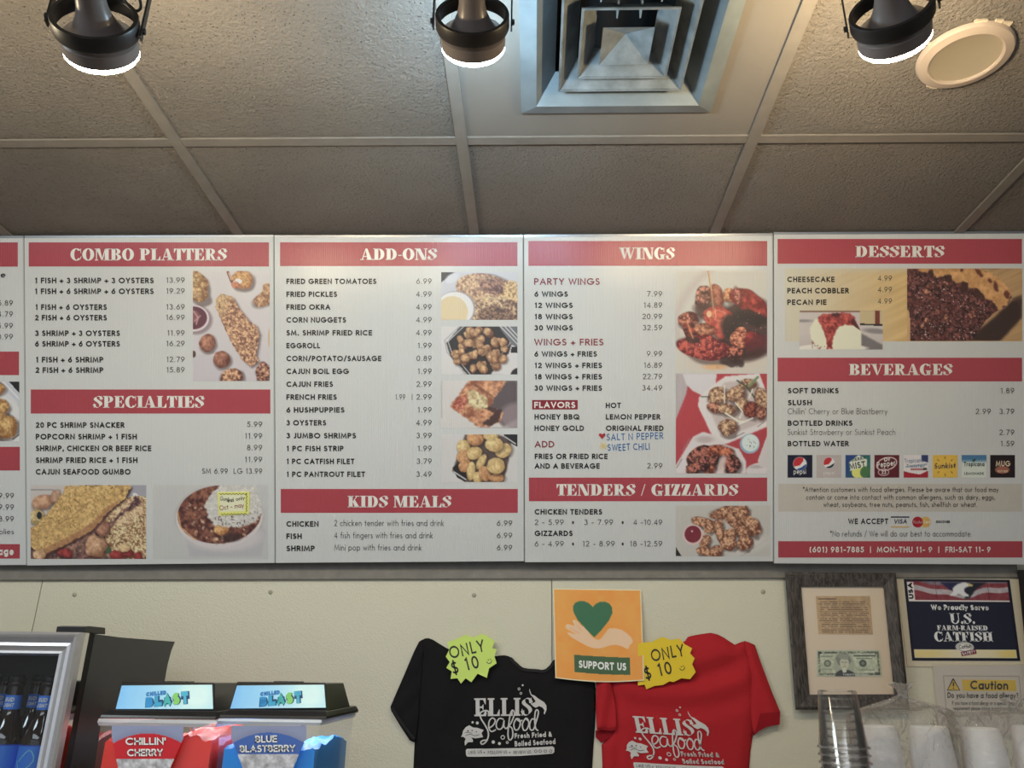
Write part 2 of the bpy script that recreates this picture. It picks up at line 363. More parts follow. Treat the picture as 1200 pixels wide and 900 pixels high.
def letters(s, p0, p1, cap, proj, lift=0.0, wt=.15, gap=.24, style='stroke', mb=None, slant=0.0, jitter=0.0, T=.28, t=.07, natural=False, right=False):
    """lettering on a surface: baseline p0..p1 in photo pixels, proj maps it onto the real surface"""
    mb = mb or MB(); x = 0.0; items = []; rnd = random.Random(hash_s(s))
    for ch in s:
        if ch == ' ': x += .38 if style == 'fat' else .50; continue
        if style == 'fat': w, P = fat(ch, T, t); items.append((x, P)); x += w+.05
        else: w = G[ch][0]; items.append((x+wt/2, glyph_polys_stroke(ch, wt))); x += w+wt+gap-.08
    x -= (.05 if style == 'fat' else gap-.08)
    d = np.array(p1, float)-np.array(p0, float); Lh = np.hypot(*d); sx = Lh/x if not natural else cap
    if natural: u = np.array([1.0, 0.0]) if Lh < 1e-6 else d/Lh; org = np.array(p1 if right else p0, float)-(u*x*cap if right else 0)
    else: u = d/Lh; org = np.array(p0, float)
    v = np.array([u[1], -u[0]])
    for x0, P in items:
        j = (rnd.uniform(-1, 1)*jitter, rnd.uniform(-1, 1)*jitter)
        for q in P:
            mb.poly([proj(*(org+u*((x0+a+slant*b+j[0])*sx)+v*((b+j[1])*cap)), lift) for a, b in q])
    return mb
def hash_s(s): return sum((i+1)*ord(c) for i, c in enumerate(s))
def ribbon(pts, w, proj, lift=0.0, mb=None, k=4, closed=False):
    """painted line through points, width w (pixels of the photo)"""
    mb = mb or MB(); c = smooth_pts(pts, k, closed) if k > 1 else list(pts)
    if closed: c = c+[c[0]]
    P = [np.array(p) for p in c]; L = []
    for i in range(len(P)):
        d = P[min(i+1, len(P)-1)]-P[max(i-1, 0)]; l = np.hypot(*d) or 1; n = np.array([-d[1], d[0]])/l*w/2; L.append((P[i]+n, P[i]-n))
    for i in range(len(P)-1): mb.poly([proj(*L[i][0], lift), proj(*L[i][1], lift), proj(*L[i+1][1], lift), proj(*L[i+1][0], lift)])
    return mb
def disc(cx, cy_, rx, ry, proj, lift=0.0, mb=None, n=24, hole=0.0):
    mb = mb or MB(); c = [(math.cos(2*math.pi*k/n), math.sin(2*math.pi*k/n)) for k in range(n)]
    if hole:
        for k in range(n):
            a, b = c[k], c[(k+1) % n]; mb.poly([proj(cx+rx*q[0]*m, cy_+ry*q[1]*m, lift) for q, m in ((a, 1), (b, 1), (b, hole), (a, hole))])
    else: mb.poly([proj(cx+rx*a, cy_+ry*b, lift) for a, b in c])
    return mb
def cdt_sheet(outline, proj3, step=4.0, mb=None):
    """filled outline with inner points so that the sheet can bend; proj3(x,y)->point"""
    mb = mb or MB(); O = np.array(outline, float); x0, y0 = O.min(0); x1, y1 = O.max(0)
    pts = [Vector(p) for p in outline]; n = len(pts); rnd = random.Random(3)
    for i in range(int((x1-x0)/step)+1):
        for j in range(int((y1-y0)/step)+1):
            x = x0+(i+.5+(j % 2)*.5)*step; y = y0+(j+.5)*step
            if inside(O, x, y) and np.min(np.hypot(O[:, 0]-x, O[:, 1]-y)) > step*.35: pts.append(Vector((x, y)))
    r = delaunay_2d_cdt(pts, [(i, (i+1) % n) for i in range(n)], [], 1, 1e-5)
    i0 = mb.vs([proj3(v.x, v.y) for v in r[0]])
    for f in r[2]: mb.f.append(tuple(i0+k for k in f))
    return mb
def inside(O, x, y):
    a, b = O, np.roll(O, -1, 0); c = ((a[:, 1] > y) != (b[:, 1] > y))
    with np.errstate(divide='ignore', invalid='ignore'): xi = (b[:, 0]-a[:, 0])*(y-a[:, 1])/(b[:, 1]-a[:, 1])+a[:, 0]
    return bool(np.sum(c & (x < xi)) % 2)

# ------------------------------------------------------------------ printed pictures: painted with shapes into a fine colour mesh
NG = np.random.default_rng(7).random((8, 96, 96))
def vn(X, Y, s, seed=0):
    g = NG[seed % 8]; x = X/s+seed*13.7; y = Y/s+seed*7.3; i = np.floor(x).astype(int); j = np.floor(y).astype(int)
    fx = x-i; fy = y-j; fx = fx*fx*(3-2*fx); fy = fy*fy*(3-2*fy); q = lambda a, b: g[b % 96, a % 96]
    return (q(i, j)*(1-fx)+q(i+1, j)*fx)*(1-fy)+(q(i, j+1)*(1-fx)+q(i+1, j+1)*fx)*fy
def fbm(X, Y, s, seed=0): return (vn(X, Y, s, seed)*.42+vn(X, Y, s/1.9, seed+1)*.33+vn(X, Y, s/3.6, seed+2)*.25)
class Pic:
    def __init__(s, x0, y0, x1, y1, bg, res=0.8):
        s.b = (x0, y0, x1, y1); s.sat = 1.0; s.nx = max(2, int(round((x1-x0)/res))+1); s.ny = max(2, int(round((y1-y0)/res))+1)
        s.X, s.Y = np.meshgrid(np.linspace(x0, x1, s.nx), np.linspace(y0, y1, s.ny)); s.c = np.zeros(s.X.shape+(3,)); s.c[:] = np.array(bg)/255.; s.res = res
    def put(s, m, col, al=1.0):
        col = np.array(col, float); col = col/255. if col.ndim == 1 else col; m = (np.clip(m, 0, 1)*al)[..., None]; s.c = s.c*(1-m)+col*m; return s
    def E(s, cx, cy_, rx, ry, ang=0, irr=0, seed=0, soft=None):
        a = R(ang); dx, dy = s.X-cx, s.Y-cy_; u = (dx*math.cos(a)+dy*math.sin(a))/rx; v = (-dx*math.sin(a)+dy*math.cos(a))/ry; r = np.hypot(u, v)
        if irr: r = r+irr*(vn(s.X, s.Y, max(rx, ry)*.45, seed)-.5)*2
        s.r = r; s.u = u; s.v = v; k = min(rx, ry)/(soft or s.res); return np.clip((1-r)*k+.5, 0, 1)
    def P(s, pts, soft=0, wob=0, seed=0):
        O = np.array(pts, float); X = s.X; Y = s.Y
        if wob: X = X+wob*(vn(s.X, s.Y, 3, seed)-.5)*2; Y = Y+wob*(vn(s.X, s.Y, 3, seed+1)-.5)*2
        m = np.zeros(X.shape, bool); n = len(O)
        for i in range(n):
            (x0, y0), (x1, y1) = O[i], O[(i+1) % n]
            if y0 == y1: continue
            m ^= ((y0 > Y) != (y1 > Y)) & (X < (x1-x0)*(Y-y0)/(y1-y0)+x0)
        m = m.astype(float)
        for _ in range(soft): m = (m+np.roll(m, 1, 0)+np.roll(m, -1, 0)+np.roll(m, 1, 1)+np.roll(m, -1, 1))/5
        return m
    def line(s, pts, w, col, al=1.0):
        for (x0, y0), (x1, y1) in zip(pts[:-1], pts[1:]):
            dx, dy = x1-x0, y1-y0; L = dx*dx+dy*dy+1e-9; t = np.clip(((s.X-x0)*dx+(s.Y-y0)*dy)/L, 0, 1); d = np.hypot(s.X-x0-t*dx, s.Y-y0-t*dy)
            s.put(np.clip((w/2-d)/s.res+.5, 0, 1), col, al)
        return s
    def tex(s, m, lo, hi, sc=2.5, seed=0, con=1.6, al=1.0):
        n = np.clip((fbm(s.X, s.Y, sc, seed)-.5)*con*1.35+.5, 0, 1)[..., None]; s.put(m, (np.array(lo)*(1-n)+np.array(hi)*n)/255., al); return s
    def blob(s, cx, cy_, rx, ry, ang=0, lo=(110, 60, 40), hi=(220, 170, 110), seed=0, sc=2.2, irr=.14, sh=.5, con=1.5, shade=.45):
        if sh: s.put(s.E(cx+rx*.16, cy_+ry*.2, rx*1.1, ry*1.1, ang, irr, seed, soft=3), (40, 22, 20), sh)
        m = s.E(cx, cy_, rx, ry, ang, irr, seed)
        dx = (s.X-cx)/max(rx, ry); dy = (s.Y-cy_)/max(rx, ry)
        n = np.clip((fbm(s.X, s.Y, sc, seed)-.5)*con*1.3+.62-shade*s.r**2-.22*(dx+dy), 0, 1)[..., None]
        s.put(m, (np.array(lo)*(1-n)+np.array(hi)*n)/255.); return s
    def specks(s, m, col, dens=.5, sc=1.6, seed=0, al=1.0):
        s.put(m*np.clip((vn(s.X, s.Y, sc, seed)-(1-dens*.5))*9, 0, 1), col, al); return s
    def build(s, name, parent, proj, lift, m=None, corners=None, k=KI):
        """corners: photo pixels of the four corners when the print is not square to the board"""
        x0, y0, x1, y1 = s.b; nx, ny = s.nx, s.ny
        f = proj if corners is None else (lambda x, y, l: proj(*bil(corners, (x-x0)/(x1-x0), (y-y0)/(y1-y0)), l))
        L = parent_loc(parent) if parent else Vector((0, 0, 0))
        # projection is projective, so every point is mapped by itself
        co = np.array([tuple(f(float(x), float(y), lift)-L) for x, y in zip(s.X.ravel(), s.Y.ravel())])
        if parent is None:
            ctr = co.mean(0); co = co-ctr
        me = bpy.data.meshes.new(name); me.vertices.add(nx*ny); me.vertices.foreach_set('co', co.astype(np.float32).ravel())
        i = np.arange(nx*ny).reshape(ny, nx); q = np.stack([i[:-1, :-1], i[1:, :-1], i[1:, 1:], i[:-1, 1:]], -1).reshape(-1, 4)
        me.loops.add(q.size); me.loops.foreach_set('vertex_index', q.ravel().astype(np.int32))
        me.polygons.add(len(q)); me.polygons.foreach_set('loop_start', np.arange(0, q.size, 4, dtype=np.int32)); 
        me.update(calc_edges=True); me.validate()
        at_ = me.color_attributes.new('Col', 'FLOAT_COLOR', 'POINT'); c = np.ones((nx*ny, 4), np.float32)
        if name == 'food_photo': s.sat = .84
        if s.sat < 1: lum = (s.c*[.35, .45, .2]).sum(-1, keepdims=True); s.c = lum+(s.c-lum)*s.sat; s.c = s.c*.93+.035
        c[:, :3] = np.clip(s2l(np.clip(s.c, 0, 1)).reshape(-1, 3)/k, 0, .9); at_.data.foreach_set('color', c.ravel())
        me.materials.append(m or PRB); o = bpy.data.objects.new(name, me); link(o, parent)
        if parent is None: o.location = Vector(ctr)
        return o
def bil(c, u, v):
    (ax, ay), (bx, by), (cx, cy_), (dx, dy) = c
    return (ax*(1-u)*(1-v)+bx*u*(1-v)+cx*u*v+dx*(1-u)*v, ay*(1-u)*(1-v)+by*u*(1-v)+cy_*u*v+dy*(1-u)*v)

# ================================================================== THE SETTING
def tile_mat(name, col, pits=True):
    m = mat(name, col, 0.75, spec=0.25); nt = m.node_tree; b = nt.nodes['Principled BSDF']
    tc = nt.nodes.new('ShaderNodeTexCoord')
    n = nt.nodes.new('ShaderNodeTexNoise'); n.inputs['Scale'].default_value = 150; n.inputs['Detail'].default_value = 5; n.inputs['Roughness'].default_value = .6
    n2 = nt.nodes.new('ShaderNodeTexNoise'); n2.inputs['Scale'].default_value = 4; n2.inputs['Detail'].default_value = 3
    v = nt.nodes.new('ShaderNodeTexVoronoi'); v.inputs['Scale'].default_value = 130
    for q in (n, n2, v): nt.links.new(tc.outputs['Object'], q.inputs['Vector'])
    r = nt.nodes.new('ShaderNodeMapRange'); r.inputs[1].default_value = .10; r.inputs[2].default_value = .22; r.inputs[3].default_value = .45 if pits else .85; r.inputs[4].default_value = 1
    nt.links.new(v.outputs['Distance'], r.inputs[0])
    # only part of the cells carry a pit
    mr = nt.nodes.new('ShaderNodeMapRange'); mr.inputs[1].default_value = .47; mr.inputs[2].default_value = .52; nt.links.new(n.outputs['Fac'], mr.inputs[0])
    mx = nt.nodes.new('ShaderNodeMix'); mx.inputs[2].default_value = 1.0; nt.links.new(mr.outputs[0], mx.inputs[0]); nt.links.new(r.outputs[0], mx.inputs[3])
    s1 = nt.nodes.new('ShaderNodeMapRange'); s1.inputs[1].default_value = .3; s1.inputs[2].default_value = .7; s1.inputs[3].default_value = .9; s1.inputs[4].default_value = 1.08; nt.links.new(n2.outputs['Fac'], s1.inputs[0])
    mu = nt.nodes.new('ShaderNodeMath'); mu.operation = 'MULTIPLY'; nt.links.new(mx.outputs[0], mu.inputs[0]); nt.links.new(s1.outputs[0], mu.inputs[1])
    sc = nt.nodes.new('ShaderNodeVectorMath'); sc.operation = 'SCALE'; sc.inputs[0].default_value = col; nt.links.new(mu.outputs[0], sc.inputs['Scale']); nt.links.new(sc.outputs[0], b.inputs['Base Color'])
    ad = nt.nodes.new('ShaderNodeMath'); ad.operation = 'MULTIPLY_ADD'; ad.inputs[1].default_value = .9; nt.links.new(mx.outputs[0], ad.inputs[0]); nt.links.new(n.outputs['Fac'], ad.inputs[2])
    bu = nt.nodes.new('ShaderNodeBump'); bu.inputs['Strength'].default_value = 1.0; bu.inputs['Distance'].default_value = .008; nt.links.new(ad.outputs[0], bu.inputs['Height']); nt.links.new(bu.outputs[0], b.inputs['Normal'])
    return m
TILE = tile_mat('ceiling_tile_taupe', (0.252, 0.232, 0.213)); GRIDM = mat('grid_taupe', (0.245, 0.226, 0.206), 0.55, nscale=25, namt=.1)
SMOOTHT = mat('smooth_taupe_panel', (0.25, 0.231, 0.21), 0.5, nscale=6, namt=.08)
WALLM = mat('wall_cream_plastic', seen(187, 183, 165), 0.42, spec=0.45, bump=0.7, bscale=260, bdist=0.0016)
WALLS = mat('side_wall_paint', (0.45, 0.43, 0.38), 0.8)
FLOORM = mat('floor_tile_brown', (0.16, 0.11, 0.08), 0.5, nscale=3, namt=.2)
STRIPM = mat('grey_trim_wood', seen(112, 108, 102), 0.6, nscale=40, namt=.12)
XL, XR, YB = -2.9, 2.9, -3.0
GX0, GY0, GS = -0.7658, 1.3806, 0.61

ceiling = MB().box((XL, YB, ZC+.20), (XR, YW+.12, ZC+.24)).build('ceiling', GRIDM); tag(ceiling, 'taupe suspended tile ceiling above the menu boards', kind='structure')
vA, vB = cpt(611, 132.5), cpt(833, 128.5); VS = vB.x-vA.x; VX = (vA.x+vB.x)/2; VY = (vA.y+vB.y)/2-VS/2
def slabs_around(x0, x1, y0, y1, hx0, hx1, hy0, hy1, z0, z1):
    m = MB()
    for a in ((x0, y0, x1, hy0), (x0, hy1, x1, y1), (x0, hy0, hx0, hy1), (hx1, hy0, x1, hy1)): m.box((a[0], a[1], z0), (a[2], a[3], z1))
    return m
xs = [GX0+GS*i for i in range(-4, 7)]; xs = [x for x in xs if XL < x < XR]; ys = [GY0+GS*j for j in range(-6, 2)]
ex = [XL]+xs+[XR]; ey = [y for y in ys if y > YB]; ey = [YB]+ey+[YW]
rnd = random.Random(5)
for i in range(len(ex)-1):
    for j in range(len(ey)-1):
        x0, x1, y0, y1 = ex[i]+.004, ex[i+1]-.004, ey[j]+.004, ey[j+1]-.004
        if y1-y0 < .03 or x1-x0 < .03: continue
        dz = rnd.uniform(0, .0022)
        if x0 < VX < x1 and y0 < VY < y1: m = slabs_around(x0, x1, y0, y1, VX-VS/2+.02, VX+VS/2-.02, VY-VS/2+.02, VY+VS/2-.02, ZC+.004, ZC+.018); m.build('ceiling_tile', SMOOTHT, ceiling)
        else: MB().box((x0, y0, ZC+.004+dz), (x1, y1, ZC+.019+dz)).build('ceiling_tile', TILE, ceiling)
for x in xs: MB().box((x-.012, YB, ZC-.0015), (x+.012, YW, ZC+.0035)).build('grid_bar', GRIDM, ceiling)
for y in ey[1:-1]:
    for i in range(len(ex)-1):
        a, b = ex[i]+.0125, ex[i+1]-.0125
        if b-a > .05: MB().box((a, y-.012, ZC-.0005), (b, y+.012, ZC+.0036)).build('grid_bar', GRIDM, ceiling)

wall_back = MB().box((XL, YW+.006, 0), (XR, YW+.12, ZC+.2)).build('wall_back', WALLS); tag(wall_back, 'cream textured plastic panelled back wall behind the counter', kind='structure')
s1, s2 = wp(48, 690).x, wp(646.5, 680).x; dxs = s2-s1; seams = sorted([XL, s1-dxs, s1, s2, s2+dxs, XR]); seams = [s for s in seams if XL <= s <= XR]
for a, b in zip(seams[:-1], seams[1:]): MB().box((a+.0012, YW, .0), (b-.0012, YW+.0055, ZC+.15)).build('wall_panel', WALLM, wall_back)
RIV = mat('rivet_plastic', seen(150, 145, 130), .35)
for px, py in ((87.5, 697), (317, 694), (555.5, 697.5), (894, 693.5), (-140, 700)):
    c = wp(px, py); MB().lathe([(.0058, 0), (.0056, .0015), (.0035, .0034), (0.0001, .0040)], (c.x, YW, c.z), (0, -1, 0), 16).build('wall_rivet', RIV, wall_back, smooth=True)
tag(MB().box((XL-.1, YB, 0), (XL, YW+.12, ZC+.2)).build('wall_left', WALLS), 'plain painted left side wall', kind='structure')
tag(MB().box((XR, YB, 0), (XR+.1, YW+.12, ZC+.2)).build('wall_right', WALLS), 'plain painted right side wall', kind='structure')
tag(MB().box((XL, YB, -.1), (XR, YW+.12, 0)).build('floor', FLOORM), 'brown tiled floor behind the counter', kind='structure')
Q = [wp(-420, 681, .012), wp(1193, 676.6, .012), wp(1191, 640, .012), wp(-420, 645, .012)]
tag(MB().slab(Q, (0, 1, 0), .0118).build('trim_1', STRIPM, bevel=.0015), 'grey ledger strip on the wall below the menu boards', kind='structure')
# back counter (its top is just below the frame)
CZ = 1.15
COUNTM = mat('counter_laminate', (0.20, 0.18, 0.16), 0.4, nscale=30, namt=.15)
ct = empty('back_counter', (0, 1.7, 0), 'dark laminate back counter along the cream wall', 'counter')
MB().box((XL+.01, 1.26, CZ-.04), (XR-.01, YW-.012, CZ)).build('countertop', COUNTM, ct, bevel=.004)
MB().box((XL+.01, 1.32, 0), (XR-.01, YW-.03, CZ-.04)).build('cabinet_front', mat('cabinet_grey', (.12, .12, .12), .6), ct)

# ================================================================== CEILING FITTINGS
VENTM = mat('vent_painted_grey', (0.20, 0.235, 0.255), 0.42, nscale=14, namt=.22); DARK = mat('duct_dark', (0.01, 0.01, 0.011), 0.9)
DUST = mat('vent_paint_scuffed', (0.19, 0.21, 0.22), 0.5, nscale=30, namt=.38)
vent = empty('ceiling_vent', (VX, VY, ZC), 'square grey stepped air vent set in the smooth ceiling panel', 'vent')
def sqring(mb, r0, z0, r1, z1, th=.0015):
    """sloped square ring, half sizes r0 (at z0) and r1 (at z1), made solid"""
    sq = lambda r, z: [(VX-r, VY-r, z), (VX+r, VY-r, z), (VX+r, VY+r, z), (VX-r, VY+r, z)]
    return mb.loft([sq(r0, z0), sq(r1, z1), sq(r1, z1+th), sq(r0, z0+th*1.6), sq(r0, z0)], True)
H = VS/2
m = MB(); sqring(m, H, ZC-.004, H-.030, ZC-.012, .006); m.build('flange', VENTM, vent)
m = MB(); sqring(m, H-.030, ZC-.012, H-.066, ZC+.040, .002); m.build('outer_cone', VENTM, vent)
for r, z, d in ((.62*H, ZC-.012, .048), (.44*H, ZC-.012, .042)):
    m = MB(); sqring(m, r, z, r-.004, z+.001, .002); sqring(m, r-.002, z, r-d*.72, z+d, .002); m.build('louver_cone', DUST, vent)
r = .235*H
MB().loft([[(VX-r, VY-r, ZC-.014), (VX+r, VY-r, ZC-.014), (VX+r, VY+r, ZC-.014), (VX-r, VY+r, ZC-.014)], [(VX-.001, VY-.001, ZC+.014), (VX+.001, VY-.001, ZC+.014), (VX+.001, VY+.001, ZC+.014), (VX-.001, VY+.001, ZC+.014)]], True, False, True).build('centre_pyramid', DUST, vent)
for sx in (-1, 1):
    MB().box((VX+sx*.45*r-.0012, VY-.44*H+.004, ZC+.006), (VX+sx*.45*r+.0012, VY-r, ZC+.034)).build('louver_strut', VENTM, vent)
    MB().box((VX+sx*1.15*r-.0012, VY-.62*H+.004, ZC+.002), (VX+sx*1.15*r+.0012, VY-.44*H, ZC+.030)).build('louver_strut', VENTM, vent)
    MB().box((VX+sx*2.1*r-.0012, VY-.84*H, ZC-.006), (VX+sx*2.1*r+.0012, VY-.62*H, ZC+.024)).build('louver_strut', VENTM, vent)
MB().loft([[(VX-H+.021, VY-H+.021, ZC+.0), (VX+H-.021, VY-H+.021, ZC+.0), (VX+H-.021, VY+H-.021, ZC+.0), (VX-H+.021, VY+H-.021, ZC+.0)], [(VX-H+.021, VY-H+.021, ZC+.15), (VX+H-.021, VY-H+.021, ZC+.15), (VX+H-.021, VY+H-.021, ZC+.15), (VX-H+.021, VY+H-.021, ZC+.15)]], True, False, True).build('duct_box', DARK, vent)

# recessed round light, switched off
a, b = cpt(1067.5, 76), cpt(1193.5, 50); c = cpt(1130.5, 66); RD = (b-a).length/2*.93
dl = empty('recessed_downlight', (c.x, c.y, ZC), 'round cream recessed ceiling light, switched off, right of the lamps', 'light')
DLT = mat('downlight_trim', (0.50, 0.42, 0.36), .4); DLD = mat('downlight_diffuser', (0.38, 0.33, 0.25), .35)
MB().lathe([(RD*.74, ZC-.002), (RD*.745, ZC-.0075), (RD*.78, ZC-.009), (RD*.96, ZC-.0055), (RD, ZC-.001), (RD, ZC+.0035)], (c.x, c.y, 0), (0, 0, 1), 72).build('trim_ring', DLT, dl, smooth=True)
MB().lathe([(.0001, ZC-.0035), (RD*.72, ZC-.003), (RD*.745, ZC-.004)], (c.x, c.y, 0), (0, 0, 1), 72).build('diffuser', DLD, dl, smooth=True)
m = MB(); rnd = random.Random(2)
for k in range(9):
    t = R(rnd.uniform(195, 300)) if k < 6 else R(rnd.uniform(80, 110)); rr = RD*1.02; x, y = c.x+rr*math.cos(t), c.y+rr*math.sin(t); q = rnd.uniform(.003, .008)
    m.hexa([(x-q, y-q*.6, ZC+.0), (x+q, y-q*.5, ZC+.001), (x+q*.8, y+q*.6, ZC), (x-q, y+q*.4, ZC+.001)], [(x-q, y-q*.6, ZC+.004), (x+q, y-q*.5, ZC+.004), (x+q*.8, y+q*.6, ZC+.004), (x-q, y+q*.4, ZC+.004)])
tag(m.build('chipped_edge', mat('tile_chip', (.7, .62, .5), .9), dl), kind='stuff')

# track lamps
RINGM = mat('lamp_ring_black', (0.022, 0.019, 0.018), 0.42); BULBM = mat('bulb_grey_casing', (0.20, 0.17, 0.16), 0.33, spec=.5)
def lamp(px, py, depth_px_w, imgdir, ang, col, label, loop=False, power=1.0, spill=1.0):
    v = ray(px, py).normalized(); w = .095
    t = w*FPX/depth_px_w/(v.dot(FWD)); P = CAM+v*t
    q = (RT*imgdir[0]-UP*imgdir[1]); q = (q-v*q.dot(v)).normalized(); ax = (v*math.cos(R(ang))+q*math.sin(R(ang))).normalized()
    root = empty('track_lamp', (P.x, P.y, ZC), label, 'lamp', 'track lamps under the ceiling')
    up = Vector((0, 0, 1)); side = ax.cross(up).normalized(); rs = .0475
    em = mat('lens_'+'%d' % int(px), (1, 1, 1), .5, emit=tuple(.45+.55*v for v in col), es=LENS*power)
    bulb = MB().lathe([(.0472, -.001), (rs, -.004), (rs, -.018), (.0450, -.0205), (.0380, -.024), (.0315, -.030), (.0262, -.039), (.0215, -.050), (.0188, -.062), (.0175, -.080), (.0170, -.104)], P, ax, 56).build('bulb', BULBM, root, smooth=True)
    MB().lathe([(.0440, -.0005), (.0468, .0000), (.0470, .0035), (.0440, .0075), (.030, .0105), (.0001, .012)], P, ax, 56).build('lens', em, bulb, smooth=True)
    MB().lathe([(.0178, -.104), (.0195, -.107)], P, ax, 40).build('bulb_collar', mat('collar_metal', (.5, .5, .5), .3, metal=1), bulb, smooth=True)
    MB().lathe([(.0001, -.165), (.021, -.165), (.0255, -.158), (.0262, -.116), (.0245, -.098), (.020, -.096), (.0001, -.096)], P, ax, 40).build('socket', RINGM, root, smooth=True)
    MB().lathe([(.0495, -.028), (.0525, -.028), (.0532, -.030), (.0532, -.047), (.0525, -.049), (.0475, -.049), (.0473, -.047), (.0495, -.044), (.0495, -.028)], P, ax, 64).build('ring', RINGM, root, smooth=True)
    sl = bpy.data.lights.new('bulb_spill', 'POINT'); sl.energy = SPILL*spill; sl.color = col; sl.shadow_soft_size = .02; so = bpy.data.objects.new('bulb_spill', sl); COL.objects.link(so); so.parent = root; so.location = P+ax*.040-root.location
    C0 = P-ax*.037
    for s_ in (-1, 1):
        a = C0+side*s_*.0565; n = Vector((side.x, side.y, 0)).normalized()*s_*.0012; f = Vector((-side.y, side.x, 0)).normalized()*.0055
        top = Vector((a.x, a.y, ZC-.06)); bot = a-up*.012
        MB().hexa([bot-n-f, bot+n-f, bot+n+f, bot-n+f], [top-n-f, top+n-f, top+n+f, top-n+f]).build('yoke_arm', RINGM, root)
        MB().lathe([(.0001, 0), (.0042, 0), (.0040, .0030), (.0001, .0034)], a+side*s_*.0012, side*s_, 12).build('pivot_screw', RINGM, root)
    MB().tube([Vector((C0.x, C0.y, ZC-.06))+side*.0575, Vector((C0.x, C0.y, ZC-.06))-side*.0575], .005, 8).build('yoke_bar', RINGM, root)
    MB().tube([Vector((C0.x, C0.y, ZC-.06)), Vector((C0.x, C0.y, ZC-.022))], .009, 12).build('stem', RINGM, root)
    e0 = P-ax*.160; mid = C0+up*.11+side*.03
    MB().tube([tuple(p) for p in [e0, e0-ax*.02+up*.02, e0+up*.05+side*.02, Vector((C0.x, C0.y, ZC-.05))]], .003, 8).build('cord', RINGM, root)
    if loop:
        f = lambda x, y: tuple(CAM+ray(x, y)*((P-CAM).dot(FWD)-.01)/FPX)
        pts = smooth_pts([(138, -12), (147, 2), (154, 10), (161, 13), (165, 8), (163, -2), (155, -14), (150, -22)], 3)
        MB().tube([f(x, y) for x, y in pts], .0019, 8).build('wire_loop', RINGM, root, smooth=True)
    return root, C0
l1 = lamp(119.0, 58.5, 83, (.22, 1), 57, (1.0, .79, .47), 'black ringed track lamp with a lit warm bulb, leftmost of three', True)
l2 = lamp(554.5, 53, 75, (.03, 1), 58, (.52, .80, 1.0), 'black ringed track lamp with a lit cool white bulb, beside the air vent', False, .82, .85)
l3 = lamp(1048.5, 45, 80, (.13, 1), 58, (1.0, .76, .43), 'black ringed track lamp with a lit warm bulb, beside the round recessed light', False, 1.1, 1.35)
for nm_, kind_, en in (('neighbour_lamp_glow', 'POINT', 3.6), ('neighbour_lamp_beam', 'SPOT', 0.4)):   # the next lamp of the row, out of the photo to the left
    sl = bpy.data.lights.new(nm_, kind_); sl.energy = en; sl.color = (1.0, .82, .55); sl.shadow_soft_size = .04; so = bpy.data.objects.new(nm_, sl); COL.objects.link(so)
    so.location = (2*l1[1].x-l2[1].x, l1[1].y+.03, l1[1].z-.01)
    if kind_ == 'SPOT': sl.spot_size = R(150); sl.spot_blend = 1; so.rotation_euler = (R(78), 0, 0)
ty = (l1[1].y+l2[1].y+l3[1].y)/3
tr = MB().box((-1.3, ty-.017, ZC-.024), (1.3, ty+.017, ZC-.0016)).top('lamp_track', BLACKM, 'black straight track on the ceiling that carries the three lamps', 'track')

# ================================================================== MENU BOARDS
BG = (186, 188, 184)
CORN = [((-262, 279.5), (27.6, 278), (31, 662), (-262, 664)), ((28.6, 278), (320.6, 277), (322.2, 659.6), (31.8, 662.6)), ((321.6, 277.4), (613, 277), (614.2, 657.6), (323.2, 659.6)),
        ((614, 276.8), (905.6, 275.2), (906.2, 657.8), (615.2, 658.8)), ((906.8, 274), (1203.5, 272.6), (1203.5, 661.5), (907.2, 660.2))]
BLAB = ['menu board cut off by the left edge of the photo, showing only prices', 'menu board headed combo platters and specialties, first full board from the left', 'menu board headed add-ons and kids meals', 'menu board headed wings and tenders with a red wings photo', 'menu board headed desserts and beverages with a pie photo, rightmost']
boards = []
for c, lab in zip(CORN, BLAB):
    P = [bp(x, y) for x, y in c]; b = empty('menu_board', (P[3]+P[2])/2, lab, 'menu board', 'menu boards below the ceiling'); boards.append(b)
    MB().hexa([p-BN*.006 for p in P], P).build('panel', BOARD, b)
    t = MB(); a0, a1 = c[0], c[1]; Q = [bp(a0[0], a0[1]-1.8, .001), bp(a1[0], a1[1]-1.8, .001), bp(a1[0], a1[1]+.9, .001), bp(a0[0], a0[1]+.9, .001)]
    t.hexa([q-BN*.008 for q in Q], Q).build('top_rail', mat('rail_aluminium', (.35, .36, .38), .35, metal=.9), b)
    Q = [bp(c[1][0]-.7, c[1][1]+1, .0012), bp(c[1][0]+.3, c[1][1]+1, .0012), bp(c[2][0]+.3, c[2][1], .0012), bp(c[2][0]-.7, c[2][1], .0012)]
    MB().hexa([q-BN*.008 for q in Q], Q).build('edge_strip', mat('edge_strip_grey', (.42, .44, .44), .4), b)
def band(i, x0, y0, x1, y1, m=None):
    quad(MB(), [(x0, y0), (x1, y0), (x1, y1), (x0, y1)], bp, .0004).build('header_band', m or REDB, boards[i])
def txt(i, s, x0, x1, y, cap=6.6, wt=.23, m=None, gap=.26, dy=0, **k):
    letters(s, (x0, y), (x1, y+dy), cap, bp, .0009, wt, gap, **k).build('lettering', m or INK, boards[i], fix=False)
def price(i, s, x1, y, cap=6.4, x0=None):
    if x0 is None: letters(s, (x1, y), (x1, y), cap, bp, .0009, .125, .27, natural=True, right=True).build('price', INKL, boards[i], fix=False)
    else: letters(s, (x0, y), (x1, y), cap, bp, .0009, .125, .27).build('price', INKL, boards[i], fix=False)
def head(i, s, x0, x1, y, cap):
    letters(s, (x0, y), (x1, y), cap, bp, .0009, style='fat', T=.29, t=.075).build('heading', INKW, boards[i], fix=False)
